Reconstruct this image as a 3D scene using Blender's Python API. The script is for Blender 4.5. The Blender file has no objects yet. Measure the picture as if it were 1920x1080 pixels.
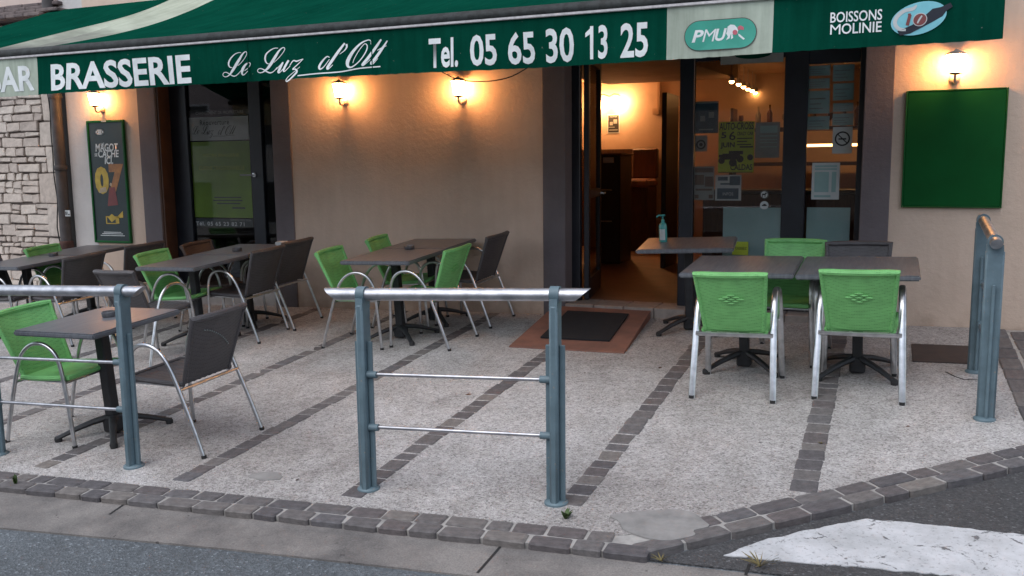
import bpy, bmesh, math, random
from math import sin, cos, pi, radians, sqrt, atan2
from mathutils import Vector, Matrix
random.seed(7)
scn = bpy.context.scene
col = scn.collection

# ------------------------------------------------------------------ camera
F, YAW, PIT, ROL = 1689.0, 0.39713, 0.13555, 0.01116
CAM = Vector((0, 0, 1.6))
_f = Vector((-sin(YAW)*cos(PIT), cos(YAW)*cos(PIT), -sin(PIT)))
_r0 = Vector((cos(YAW), sin(YAW), 0)); _d0 = _f.cross(_r0)
_r = _r0*cos(ROL)+_d0*sin(ROL); _d = -_r0*sin(ROL)+_d0*cos(ROL)
cam = bpy.data.cameras.new('camera'); cam_o = bpy.data.objects.new('camera', cam)
col.objects.link(cam_o); scn.camera = cam_o
cam.lens = F/1920*36; cam.sensor_width = 36; cam.clip_end = 2000; cam.clip_start = .05
mw = Matrix.Identity(4)
for i in range(3):
    mw[i][0] = _r[i]; mw[i][1] = -_d[i]; mw[i][2] = -_f[i]; mw[i][3] = CAM[i]
cam_o.matrix_world = mw

# ------------------------------------------------------------------ sky, sun, exposure
w = bpy.data.worlds.new('World'); scn.world = w; w.use_nodes = True
nt = w.node_tree; bg = nt.nodes['Background']
sky = nt.nodes.new('ShaderNodeTexSky'); sky.sky_type = 'NISHITA'; sky.sun_disc = False
SUN_EL, SUN_AZ = 58, 200
sky.sun_elevation = radians(SUN_EL); sky.sun_rotation = radians(SUN_AZ)
hs = nt.nodes.new('ShaderNodeHueSaturation'); hs.inputs['Saturation'].default_value = .5
nt.links.new(sky.outputs[0], hs.inputs['Color']); nt.links.new(hs.outputs[0], bg.inputs[0])
bg.inputs[1].default_value = .097
sl = bpy.data.lights.new('sun', 'SUN'); sl.energy = .6; sl.angle = radians(60); sl.color = (1, .97, .94)
so = bpy.data.objects.new('sun', sl); col.objects.link(so)
el, az = radians(SUN_EL), radians(SUN_AZ)
sd = Vector((sin(az)*cos(el), cos(az)*cos(el), sin(el)))
so.rotation_euler = sd.to_track_quat('Z', 'Y').to_euler()
vs = scn.view_settings; vs.view_transform = 'Standard'; vs.look = 'None'; vs.gamma = 1; vs.exposure = 1.32
vs.use_curve_mapping = False
scn.cycles.use_denoising = True
scn.cycles.max_bounces = 6; scn.cycles.caustics_reflective = False; scn.cycles.caustics_refractive = False

# ------------------------------------------------------------------ survey helpers: a sight line met with a real surface
GA, GB, GC = -.19, .025, .06                     # the terrace rises to the wall and to the right
def gz(x, y): return GA+GB*x+GC*y
UP = Vector((-GB, -GC, 1)).normalized()
def ray(x, y): return _f+_r*((x-960)/F)+_d*((y-540)/F)
def G(x, y, h=0.0):
    d = ray(x, y); n = Vector((-GB, -GC, 1)); return CAM+d*((GA+h-n.dot(CAM))/n.dot(d))
def WL(x, y, Y):
    d = ray(x, y); return CAM+d*(Y/d.y)
def WX(x, Y, y=300): return WL(x, y, Y).x

# ------------------------------------------------------------------ materials
def new_mat(name):
    m = bpy.data.materials.new(name); m.use_nodes = True
    return m, m.node_tree, m.node_tree.nodes['Principled BSDF']
def ramp(nt, fac, stops):
    r = nt.nodes.new('ShaderNodeValToRGB')
    while len(r.color_ramp.elements) < len(stops): r.color_ramp.elements.new(.5)
    for e, (p, c) in zip(r.color_ramp.elements, stops): e.position = p; e.color = (*c, 1)
    nt.links.new(fac, r.inputs[0]); return r.outputs[0]
def texco(nt, kind='Object', scale=None):
    t = nt.nodes.new('ShaderNodeTexCoord')
    if scale is None: return t.outputs[kind]
    mp = nt.nodes.new('ShaderNodeMapping'); mp.inputs['Scale'].default_value = scale
    nt.links.new(t.outputs[kind], mp.inputs[0]); return mp.outputs[0]
def noise(nt, co, scale, detail=6, rough=.6):
    n = nt.nodes.new('ShaderNodeTexNoise'); n.inputs['Scale'].default_value = scale
    n.inputs['Detail'].default_value = detail; n.inputs['Roughness'].default_value = rough
    nt.links.new(co, n.inputs['Vector']); return n.outputs[0]
def voro(nt, co, scale, feature='F1'):
    n = nt.nodes.new('ShaderNodeTexVoronoi'); n.inputs['Scale'].default_value = scale; n.feature = feature
    nt.links.new(co, n.inputs['Vector']); return n
def mix(nt, fac, a, b, mode='MIX'):
    m = nt.nodes.new('ShaderNodeMix'); m.data_type = 'RGBA'; m.blend_type = mode
    for s, v in ((0, fac), (6, a), (7, b)):
        if hasattr(v, 'is_linked') or hasattr(v, 'links'): nt.links.new(v, m.inputs[s])
        elif isinstance(v, (int, float)): m.inputs[s].default_value = v
        else: m.inputs[s].default_value = (*v, 1)
    return m.outputs[2]
def bump(nt, b, h, strength, dist=.01):
    n = nt.nodes.new('ShaderNodeBump'); n.inputs['Strength'].default_value = strength; n.inputs['Distance'].default_value = dist
    nt.links.new(h, n.inputs['Height']); nt.links.new(n.outputs[0], b.inputs['Normal'])
def mat(name, c1, c2=None, scale=6, rough=.7, metal=0, bmp=0, bscale=60, spec=.5, bdist=.004, stretch=None, lo=.35, hi=.65):
    m, nt, b = new_mat(name); co = texco(nt, 'Object', stretch)
    if c2 is None: c2 = tuple(v*.8 for v in c1)
    nt.links.new(ramp(nt, noise(nt, co, scale), [(lo, c2), (hi, c1)]), b.inputs['Base Color'])
    b.inputs['Roughness'].default_value = rough; b.inputs['Metallic'].default_value = metal
    b.inputs['Specular IOR Level'].default_value = spec
    if bmp: bump(nt, b, noise(nt, co, bscale), bmp, bdist)
    return m
def emit(name, c, s):
    m, nt, b = new_mat(name); b.inputs['Base Color'].default_value = (*c, 1)
    b.inputs['Emission Color'].default_value = (*c, 1); b.inputs['Emission Strength'].default_value = s
    return m
M = {}
def m_terrace():
    m, nt, b = new_mat('exposed_aggregate'); co = texco(nt)
    v = voro(nt, co, 125); v2 = voro(nt, co, 40)
    sep = nt.nodes.new('ShaderNodeSeparateColor'); nt.links.new(v.outputs['Color'], sep.inputs[0])
    c = ramp(nt, sep.outputs[0], [(0, (.25, .237, .235)), (.18, (.46, .44, .435)), (.6, (.57, .548, .542)), (1, (.70, .68, .675))])
    st = ramp(nt, noise(nt, co, 1.3, 8), [(.3, (.74, .73, .72)), (.62, (1.0, 1.0, 1.0))])
    c = mix(nt, .85, c, st, 'MULTIPLY')
    st2 = ramp(nt, noise(nt, co, 9, 5), [(.3, (.78, .77, .75)), (.6, (1.0, 1.0, 1.0))])
    c = mix(nt, .8, c, st2, 'MULTIPLY')
    cl_ = ramp(nt, noise(nt, co, 34, 4, .7), [(.36, (.62, .61, .60)), (.52, (1, 1, 1))])   # gaps where pebbles have come out
    c = mix(nt, .75, c, cl_, 'MULTIPLY')
    dr_ = ramp(nt, noise(nt, texco(nt, 'Object', (1, .35, 1)), 3.1, 7), [(.60, (1, 1, 1)), (.72, (.70, .69, .68))])
    c = mix(nt, .8, c, dr_, 'MULTIPLY')
    wl = ramp(nt, noise(nt, co, .55, 5), [(.42, (.80, .79, .78)), (.58, (1.02, 1.02, 1.02))]); c = mix(nt, 1.0, c, wl, 'MULTIPLY')
    gum = ramp(nt, voro(nt, co, 3.3).outputs['Distance'], [(.05, (.55, .54, .54)), (.062, (1, 1, 1))])
    c = mix(nt, .6, c, gum, 'MULTIPLY')
    nt.links.new(c, b.inputs['Base Color']); b.inputs['Roughness'].default_value = .85
    bump(nt, b, v.outputs['Distance'], 1.0, .006); return m
def m_asphalt(name, c, tint=1):
    m, nt, b = new_mat(name); co = texco(nt)
    v = voro(nt, co, 110); sep = nt.nodes.new('ShaderNodeSeparateColor'); nt.links.new(v.outputs['Color'], sep.inputs[0])
    cc = ramp(nt, sep.outputs[0], [(0, tuple(x*.65 for x in c)), (.6, c), (.95, tuple(x*1.3 for x in c)), (1, tuple(x*2.4 for x in c))])
    st = ramp(nt, noise(nt, co, 1.1, 8), [(.3, (.7, .7, .7)), (.65, (1.1, 1.1, 1.1))])
    nt.links.new(mix(nt, .9, cc, st, 'MULTIPLY'), b.inputs['Base Color']); b.inputs['Roughness'].default_value = .8
    bump(nt, b, v.outputs['Distance'], .9, .006); return m
def m_concrete():
    m, nt, b = new_mat('gutter_concrete'); co = texco(nt)
    c = ramp(nt, noise(nt, co, 130, 3), [(.3, (.17, .158, .15)), (.7, (.27, .252, .24))])
    st = ramp(nt, noise(nt, co, 2.6, 9, .68), [(.36, (.50, .50, .51)), (.60, (1.05, 1.04, 1.02))])
    c = mix(nt, .9, c, st, 'MULTIPLY')
    sp = ramp(nt, noise(nt, co, 21, 3), [(.27, (.35, .34, .34)), (.33, (1, 1, 1))])
    c = mix(nt, .9, c, sp, 'MULTIPLY')
    nt.links.new(c, b.inputs['Base Color']); b.inputs['Roughness'].default_value = .85
    bump(nt, b, noise(nt, co, 110, 4), .5, .004); return m
def m_plaster(name, c, c2, dirt):
    m, nt, b = new_mat(name); co = texco(nt)
    base = ramp(nt, noise(nt, co, 1.6, 8), [(.32, c2), (.6, c)])
    streak = ramp(nt, noise(nt, texco(nt, 'Object', (6, 6, .7)), 2.2, 6), [(.38, dirt), (.6, (1, 1, 1))])
    base = mix(nt, .18, base, streak, 'MULTIPLY')
    sx = nt.nodes.new('ShaderNodeSeparateXYZ'); nt.links.new(co, sx.inputs[0])
    mr = nt.nodes.new('ShaderNodeMapRange'); mr.inputs[1].default_value = .15; mr.inputs[2].default_value = .75
    nt.links.new(sx.outputs[2], mr.inputs[0])
    add = nt.nodes.new('ShaderNodeMath'); add.operation = 'ADD'; nt.links.new(mr.outputs[0], add.inputs[0]); nt.links.new(noise(nt, co, 5, 6), add.inputs[1])
    splash = ramp(nt, add.outputs[0], [(.45, (.55, .50, .46)), (.85, (1, 1, 1))])
    base = mix(nt, .72, base, splash, 'MULTIPLY')
    spots = ramp(nt, noise(nt, co, 70, 2), [(.70, (1, 1, 1)), (.76, (.75, .72, .68))])
    base = mix(nt, .5, base, spots, 'MULTIPLY')
    nt.links.new(base, b.inputs['Base Color']); b.inputs['Roughness'].default_value = .9
    n = noise(nt, co, 26, 9, .68); bump(nt, b, n, .5, .012); return m
def m_wicker(name, c, dark):
    m, nt, b = new_mat(name); co = texco(nt)
    def wave(d, s):
        n = nt.nodes.new('ShaderNodeTexWave'); n.bands_direction = d; n.inputs['Scale'].default_value = s
        n.inputs['Distortion'].default_value = .05; nt.links.new(co, n.inputs['Vector']); return n.outputs[1]
    a, x = wave('Z', 30), wave('X', 22); y = wave('Y', 30)
    mx = nt.nodes.new('ShaderNodeMath'); mx.operation = 'ADD'; nt.links.new(a, mx.inputs[0]); nt.links.new(y, mx.inputs[1])
    m2 = nt.nodes.new('ShaderNodeMath'); m2.operation = 'MULTIPLY_ADD'; nt.links.new(x, m2.inputs[0]); m2.inputs[1].default_value = .35
    nt.links.new(mx.outputs[0], m2.inputs[2])
    cc = ramp(nt, m2.outputs[0], [(.0, dark), (.62, c)])
    v = ramp(nt, noise(nt, co, 12, 4), [(.3, (.78, .78, .78)), (.65, (1.05, 1.05, 1.05))])
    cc = mix(nt, .8, cc, v, 'MULTIPLY')
    nt.links.new(cc, b.inputs['Base Color']); b.inputs['Roughness'].default_value = .55
    bump(nt, b, m2.outputs[0], .22, .003); return m
def m_sett():
    m, nt, b = new_mat('porphyry_sett'); co = texco(nt)
    oi = nt.nodes.new('ShaderNodeObjectInfo')
    c = ramp(nt, oi.outputs['Random'], [(0, (.125, .108, .108)), (.35, (.098, .092, .098)), (.65, (.155, .142, .138)), (.85, (.12, .115, .122)), (1, (.20, .18, .165))])
    v = ramp(nt, noise(nt, texco(nt, 'Object', (1, 1, 1)), 5, 6), [(.3, (.62, .62, .62)), (.65, (1.2, 1.2, 1.2))])
    nt.links.new(mix(nt, .9, c, v, 'MULTIPLY'), b.inputs['Base Color']); b.inputs['Roughness'].default_value = .75
    bump(nt, b, noise(nt, co, 45), .5, .006); return m
def m_stone():
    m, nt, b = new_mat('rubble_limestone'); co = texco(nt, 'Generated'); ob = texco(nt)
    oi = nt.nodes.new('ShaderNodeObjectInfo')
    c = ramp(nt, oi.outputs['Random'], [(0, (.54, .47, .42)), (.5, (.64, .58, .525)), (1, (.47, .41, .37))])
    v = ramp(nt, noise(nt, ob, 14, 8), [(.3, (.72, .70, .68)), (.62, (1.08, 1.06, 1.04))])
    nt.links.new(mix(nt, .9, c, v, 'MULTIPLY'), b.inputs['Base Color']); b.inputs['Roughness'].default_value = .9
    bump(nt, b, noise(nt, ob, 30, 8), .7, .012); return m
def m_laminate():
    m, nt, b = new_mat('grey_wood_laminate'); co = texco(nt, 'Object', (7, .7, 1))
    n = noise(nt, co, 7, 8, .65)
    c = ramp(nt, n, [(.3, (.088, .098, .116)), (.5, (.125, .135, .153)), (.7, (.175, .182, .197))])
    nt.links.new(c, b.inputs['Base Color']); b.inputs['Roughness'].default_value = .38; b.inputs['Specular IOR Level'].default_value = .8
    bump(nt, b, n, .15, .002); return m
def m_fabric(name, c, c2, mildew=False):
    m, nt, b = new_mat(name); co = texco(nt)
    cc = ramp(nt, noise(nt, co, 2.2, 8), [(.3, c2), (.62, c)])
    st = ramp(nt, noise(nt, texco(nt, 'Object', (9, .8, .8)), 2.4, 6), [(.35, (.72, .74, .72)), (.6, (1, 1, 1))])
    cc = mix(nt, .7, cc, st, 'MULTIPLY')
    if mildew:                                              # grey mildew where rain collects by the bar
        sx = nt.nodes.new('ShaderNodeSeparateXYZ'); nt.links.new(co, sx.inputs[0])
        ad = nt.nodes.new('ShaderNodeMath'); ad.operation = 'MULTIPLY_ADD'; nt.links.new(noise(nt, co, 2.5, 8), ad.inputs[0]); ad.inputs[1].default_value = 2.2; nt.links.new(sx.outputs[1], ad.inputs[2])
        mr = nt.nodes.new('ShaderNodeMapRange'); mr.inputs[1].default_value = 6.5; mr.inputs[2].default_value = 7.7; nt.links.new(ad.outputs[0], mr.inputs[0])
        cc = mix(nt, mr.outputs[0], (.15, .15, .14), cc)
    sp = ramp(nt, noise(nt, co, 46, 2), [(.735, (0, 0, 0)), (.78, (1, 1, 1))])
    cc = mix(nt, mix(nt, .25, (0, 0, 0), sp), cc, (.55, .56, .5))
    nt.links.new(cc, b.inputs['Base Color']); b.inputs['Roughness'].default_value = .9; b.inputs['Specular IOR Level'].default_value = .0
    bump(nt, b, noise(nt, co, 3.5, 4), .35, .03); return m
def m_paint():
    m, nt, b = new_mat('worn_road_paint'); co = texco(nt)
    wn = nt.nodes.new('ShaderNodeTexNoise'); wn.inputs['Scale'].default_value = 4; wn.inputs['Detail'].default_value = 6; nt.links.new(co, wn.inputs['Vector'])
    co2 = mix(nt, .22, co, wn.outputs['Color'], 'ADD')
    v = voro(nt, co2, 4.2, 'DISTANCE_TO_EDGE'); nn = noise(nt, co, 16, 8, .75)
    ad = nt.nodes.new('ShaderNodeMath'); ad.operation = 'MULTIPLY_ADD'; nt.links.new(nn, ad.inputs[0]); ad.inputs[1].default_value = .30; nt.links.new(v.outputs['Distance'], ad.inputs[2])
    f = ramp(nt, ad.outputs[0], [(.14, (0, 0, 0)), (.16, (1, 1, 1))])
    wo = ramp(nt, noise(nt, co, 55, 6, .7), [(.36, (.35, .35, .35)), (.44, (1, 1, 1))]); f = mix(nt, .8, f, wo, 'MULTIPLY')
    c = mix(nt, f, (.13, .13, .135), ramp(nt, noise(nt, co, 5, 9, .7), [(.3, (.38, .39, .40)), (.62, (.58, .59, .61))]))
    nt.links.new(c, b.inputs['Base Color']); b.inputs['Roughness'].default_value = .7
    bump(nt, b, nn, .3, .004); return m
def m_glass(name, tint=(1, 1, 1)):
    m = bpy.data.materials.new(name); m.use_nodes = True; nt = m.node_tree; nt.nodes.remove(nt.nodes['Principled BSDF'])
    o = nt.nodes['Material Output']; t = nt.nodes.new('ShaderNodeBsdfTransparent'); t.inputs[0].default_value = (*tint, 1)
    g = nt.nodes.new('ShaderNodeBsdfGlossy'); g.inputs['Roughness'].default_value = .02
    fr = nt.nodes.new('ShaderNodeFresnel'); fr.inputs[0].default_value = 1.36
    ms = nt.nodes.new('ShaderNodeMixShader'); nt.links.new(fr.outputs[0], ms.inputs[0]); nt.links.new(t.outputs[0], ms.inputs[1]); nt.links.new(g.outputs[0], ms.inputs[2])
    nt.links.new(ms.outputs[0], o.inputs[0]); return m
M['terrace'] = m_terrace()
M['asphalt'] = m_asphalt('asphalt_road', (.115, .13, .143)); M['asphalt2'] = m_asphalt('dark_side_asphalt', (.066, .066, .069))
M['concrete'] = m_concrete(); M['patch'] = mat('cement_patch', (.30, .29, .28), (.2, .195, .19), 9, .9, bmp=.4, bscale=40)
M['mortar'] = mat('mortar_joint', (.40, .385, .365), (.26, .25, .24), 14, .95, bmp=.5, bscale=60)
M['joint'] = mat('brown_stone_joint', (.21, .175, .155), (.13, .105, .095), 14, .95, bmp=.5); M['sett'] = m_sett(); M['paint'] = m_paint(); M['stone'] = m_stone()
M['plaster'] = m_plaster('beige_render', (.66, .515, .415), (.575, .445, .355), (.80, .76, .72))
M['white_wall'] = m_plaster('whitish_render', (.60, .575, .56), (.50, .48, .47), (.85, .83, .82))
M['pillar'] = m_plaster('mauve_grey_paint', (.165, .145, .155), (.125, .11, .118), (.8, .8, .8))
M['frame'] = mat('dark_blue_metal', (.014, .018, .028), (.009, .011, .017), 5, .35)
M['glass'] = m_glass('window_glass')
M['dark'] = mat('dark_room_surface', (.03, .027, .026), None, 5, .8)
M['green_fab'] = m_fabric('awning_green', (.003, .060, .038), (.002, .045, .029))
M['cream_fab'] = m_fabric('awning_cream', (.44, .50, .42), (.33, .37, .31)); M['cream_dirty'] = m_fabric('awning_cream_mildew', (.46, .50, .41), (.34, .37, .30), True)
M['bar'] = mat('dirty_awning_bar', (.022, .027, .027), (.008, .010, .010), 22, .7, lo=.42, hi=.58, bmp=.4)
M['white_trim'] = mat('white_trim', (.62, .6, .6), (.42, .4, .41), 20, .6)
M['white_print'] = mat('white_print', (.76, .80, .80), (.62, .66, .66), 9, .6)
M['green_wicker'] = m_wicker('green_wicker', (.19, .52, .17), (.07, .25, .06))
M['char_wicker'] = m_wicker('charcoal_wicker', (.075, .070, .074), (.022, .020, .022))
M['brown_wicker'] = m_wicker('brown_wicker', (.075, .05, .042), (.02, .014, .012))
M['alu'] = mat('brushed_aluminium', (.66, .67, .69), (.48, .49, .5), 18, .28, 1.0, bmp=.08, bscale=90)
M['steel'] = mat('worn_steel_tube', (.58, .59, .62), (.36, .37, .40), 14, .42, 1.0, bmp=.1, bscale=70)
def m_teal():
    m, nt, b = new_mat('chipped_blue_grey_paint'); co = texco(nt)
    c = ramp(nt, noise(nt, co, 9, 6), [(.35, (.095, .145, .172)), (.65, (.13, .195, .228))])
    f = ramp(nt, noise(nt, co, 34, 5, .6), [(.66, (0, 0, 0)), (.70, (1, 1, 1))])
    nt.links.new(mix(nt, f, c, (.24, .22, .20)), b.inputs['Base Color']); b.inputs['Roughness'].default_value = .5
    bump(nt, b, noise(nt, co, 35), .25, .003); return m
M['teal'] = m_teal(); M['teal_plain'] = mat('blue_grey_paint', (.115, .175, .205), (.085, .13, .155), 10, .5, bmp=.25, bscale=35, bdist=.003)
M['rubber'] = mat('black_rubber', (.02, .02, .021), None, 10, .7)
M['iron'] = mat('black_cast_iron', (.022, .024, .028), (.013, .014, .016), 12, .55, bmp=.2)
M['laminate'] = m_laminate()
M['ashtray'] = mat('dull_tin', (.24, .24, .25), (.13, .13, .14), 30, .4, .7)
M['ramp'] = mat('worn_reddish_ramp', (.27, .125, .09), (.17, .085, .065), 4, .8, bmp=.3)
M['mat'] = mat('black_mat', (.012, .012, .015), None, 40, .95, bmp=.6, bscale=200)
M['plate'] = mat('dark_rusty_plate', (.055, .038, .035), (.035, .026, .026), 9, .65, bmp=.3)
M['board'] = mat('green_chalk_board', (.002, .085, .018), (.0015, .07, .014), 4, .7, spec=.15)
M['board_rim'] = mat('green_board_rim', (.003, .10, .022), None, 8, .55, spec=.25)
M['pipe'] = mat('grey_brown_zinc', (.085, .075, .075), (.05, .045, .046), 7, .6, 0)
M['rust'] = mat('rusty_cast_pipe', (.10, .045, .035), (.05, .025, .022), 18, .75, bmp=.4)
M['roof'] = mat('weathered_tile', (.20, .16, .15), (.10, .08, .08), 9, .9, bmp=.6)
M['pink_wall'] = mat('pinkish_render', (.62, .50, .44), (.54, .43, .38), 3, .9, bmp=.3)
M['lamp_glow'] = emit('lit_lantern_glass', (1.0, .45, .15), 48)
M['sconce_glow'] = emit('lit_sconce_glass', (1.0, .50, .20), 38)
M['spot_glow'] = emit('lit_spot_bulb', (1.0, .48, .16), 16)
M['strip_glow'] = emit('lit_strip', (1.0, .5, .16), 3)
M['lamp_metal'] = mat('cream_lamp_metal', (.5, .44, .38), None, 20, .45)
M['lamp_cap'] = mat('dark_lamp_cap', (.05, .04, .035), None, 20, .5)
M['int_wall'] = mat('interior_ochre_wall', (.58, .43, .32), (.50, .37, .27), 3, .8, bmp=.15)
M['int_ceiling'] = mat('interior_ceiling', (.52, .36, .24), None, 3, .85)
M['int_floor'] = mat('interior_terracotta_floor', (.135, .066, .045), (.09, .045, .032), 5, .5)
M['wood'] = mat('brown_wood', (.10, .045, .025), (.06, .028, .017), 6, .5, stretch=(8, 1, 1))
M['black'] = mat('black_lacquer', (.012, .011, .011), None, 6, .4)
M['tile'] = mat('sill_tile', (.36, .31, .27), (.26, .22, .2), 12, .6)
M['paper'] = mat('white_paper', (.55, .58, .58), (.48, .51, .51), 6, .7)
M['teal_paper'] = mat('pale_teal_board', (.30, .45, .445), (.24, .38, .375), 3, .6)
M['blue_paper'] = mat('blue_notice', (.04, .085, .12), (.025, .055, .08), 14, .6)
M['yellow'] = mat('fluo_yellow_paper', (.42, .50, .04), (.34, .42, .03), 5, .65)
M['lime'] = mat('lime_green_poster', (.19, .34, .018), (.14, .26, .014), 3, .5)
M['grey_paper'] = mat('grey_paper', (.27, .29, .28), (.2, .22, .21), 6, .7)
M['ink'] = mat('black_ink', (.015, .015, .016), None, 20, .6)
M['poster_dark'] = mat('poster_petrol', (.022, .040, .045), (.016, .028, .033), 3, .4)
M['poster_yel'] = mat('poster_ochre', (.55, .40, .06), (.42, .28, .04), 14, .5)
M['poster_org'] = mat('poster_orange', (.45, .20, .06), (.28, .12, .05), 14, .5)
M['skin'] = mat('poster_pale', (.45, .36, .25), None, 30, .5)
M['pmu'] = mat('print_teal_green', (.035, .32, .24), (.028, .27, .2), 8, .6)
M['pink'] = mat('print_pink', (.55, .12, .16), None, 20, .6)
M['sky_blue'] = mat('print_light_blue', (.22, .58, .66), (.18, .5, .58), 8, .6)
M['navy'] = mat('print_navy', (.012, .016, .03), None, 8, .6)
M['maroon'] = mat('print_maroon', (.22, .06, .06), None, 8, .6)
M['sanit'] = mat('teal_sanitizer_bottle', (.075, .36, .345), (.055, .29, .285), 14, .25)
M['leaf'] = mat('weed_leaf', (.07, .12, .03), (.045, .08, .02), 30, .6)
M['dry'] = mat('dry_grass', (.22, .17, .07), (.13, .11, .04), 30, .8)
M['bottle1'] = mat('amber_glass', (.16, .06, .015), None, 30, .15); M['bottle2'] = mat('clear_bottle', (.4, .34, .27), None, 30, .12)

# ------------------------------------------------------------------ mesh helpers
class MB:
    def __init__(s): s.v = []; s.f = []
    def add(s, vs, fs):
        o = len(s.v); s.v += [tuple(v) for v in vs]; s.f += [tuple(i+o for i in f) for f in fs]; return s
    def box(s, x0, x1, y0, y1, z0, z1):
        return s.add([(x0,y0,z0),(x1,y0,z0),(x1,y1,z0),(x0,y1,z0),(x0,y0,z1),(x1,y0,z1),(x1,y1,z1),(x0,y1,z1)],
                     [(0,3,2,1),(4,5,6,7),(0,1,5,4),(1,2,6,5),(2,3,7,6),(3,0,4,7)])
    def bbox(s, x0, x1, y0, y1, z0, z1, b=.004):          # bevelled box, 26 faces
        xs, ys, zs = (x0, x1), (y0, y1), (z0, z1); bm = bmesh.new()
        vs = [bm.verts.new((x, y, z)) for z in zs for y in ys for x in xs]
        for q in ((0,2,3,1),(4,5,7,6),(0,1,5,4),(1,3,7,5),(3,2,6,7),(2,0,4,6)): bm.faces.new([vs[i] for i in q])
        bmesh.ops.bevel(bm, geom=list(bm.edges), offset=b, segments=1, affect='EDGES')
        bm.verts.index_update(); s.add([v.co[:] for v in bm.verts], [[v.index for v in f.verts] for f in bm.faces]); bm.free(); return s
    def prism(s, pts, d):                                  # closed polygon (list of Vector) extruded by vector d
        n = len(pts); d = Vector(d); pts = [Vector(p) for p in pts]
        return s.add([p[:] for p in pts]+[(p+d)[:] for p in pts], [tuple(range(n))[::-1], tuple(range(n, 2*n))]+[(i, (i+1)%n, n+(i+1)%n, n+i) for i in range(n)])
    def tube(s, path, r, seg=10, side=None, caps=True, closed=False):   # r: number, (wide, thin) or list of numbers
        P = [Vector(p) for p in path]; n = len(P); base = len(s.v); vs = []; up = None
        for i, p in enumerate(P):
            a = P[i-1] if (i or closed) else P[i]; b = P[(i+1) % n] if (i < n-1 or closed) else P[i]
            t = (b-a).normalized()
            if side is not None: u = Vector(side)
            elif up is None: u = Vector((0, 0, 1)) if abs(t.z) < .9 else Vector((1, 0, 0))
            else: u = up
            u = (u-t*u.dot(t)).normalized(); up = u; v2 = t.cross(u)
            rr = r[i] if isinstance(r, list) else r
            ra, rb = rr if isinstance(rr, tuple) else (rr, rr)
            for k in range(seg):
                an = 2*pi*k/seg; vs.append((p+u*(ra*cos(an))+v2*(rb*sin(an)))[:])
        fs = []
        for i in range(n if closed else n-1):
            j = (i+1) % n
            for k in range(seg): fs.append((i*seg+k, i*seg+(k+1)%seg, j*seg+(k+1)%seg, j*seg+k))
        if caps and not closed: fs += [tuple(range(seg))[::-1], tuple(range((n-1)*seg, n*seg))]
        return s.add(vs, fs)
    def lathe(s, prof, seg=16, c=(0, 0, 0)):
        vs = []; n = len(prof)
        for r, z in prof:
            for k in range(seg): vs.append((c[0]+r*cos(2*pi*k/seg), c[1]+r*sin(2*pi*k/seg), c[2]+z))
        fs = [(i*seg+k, i*seg+(k+1)%seg, (i+1)*seg+(k+1)%seg, (i+1)*seg+k) for i in range(n-1) for k in range(seg)]
        return s.add(vs, fs+[tuple(range(seg))[::-1], tuple(range((n-1)*seg, n*seg))])
    def grid(s, fn, nu, nv, thick=None):                   # fn(u,v)->point ; optional thickness vector
        vs = [tuple(fn(i/nu, j/nv)) for j in range(nv+1) for i in range(nu+1)]
        fs = [(j*(nu+1)+i, j*(nu+1)+i+1, (j+1)*(nu+1)+i+1, (j+1)*(nu+1)+i) for j in range(nv) for i in range(nu)]
        if thick:
            n = len(vs); t = Vector(thick); vs += [(Vector(v)+t)[:] for v in vs]; fs += [tuple(k+n for k in f[::-1]) for f in fs]
            rim = [i for i in range(nu+1)]+[j*(nu+1)+nu for j in range(1, nv+1)]+[nv*(nu+1)+i for i in range(nu-1, -1, -1)]+[j*(nu+1) for j in range(nv-1, 0, -1)]
            for a, b in zip(rim, rim[1:]+rim[:1]): fs.append((b, a, a+n, b+n))
        return s.add(vs, fs)
    def mesh(s, name, m, smooth=False):
        me = bpy.data.meshes.new(name); me.from_pydata(s.v, [], s.f); me.materials.append(M[m] if isinstance(m, str) else m)
        if smooth:
            for p in me.polygons: p.use_smooth = True
            try: me.set_sharp_from_angle(angle=radians(42))
            except Exception: pass
        me.update(); return me
    def build(s, name, m, parent=None, smooth=False, loc=None):
        return obj(name, s.mesh(name, m, smooth), parent, loc)
def obj(name, data, parent=None, loc=None):
    o = bpy.data.objects.new(name, data); col.objects.link(o)
    if parent is not None: o.parent = parent
    if loc is not None: o.location = loc
    return o
def tag(o, label=None, cat=None, group=None, kind=None):
    for k, v in (('label', label), ('category', cat), ('group', group), ('kind', kind)):
        if v: o[k] = v
    return o
def thing(name, label, cat, group=None, mw=None):
    o = obj(name, None); tag(o, label, cat, group)
    if mw is not None: o.matrix_world = mw
    return o
def copy_tree(o, parent=None):
    c = o.copy(); col.objects.link(c); c.parent = parent
    for ch in [q for q in o.children]: copy_tree(ch, c)
    return c
def stand(x, y, rz=0, lift=0):                              # a frame standing square on the sloping terrace
    zx = UP; q = Vector((0, 0, 1)).rotation_difference(zx)
    return Matrix.Translation((x, y, gz(x, y)+lift)) @ q.to_matrix().to_4x4() @ Matrix.Rotation(rz, 4, 'Z')
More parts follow.
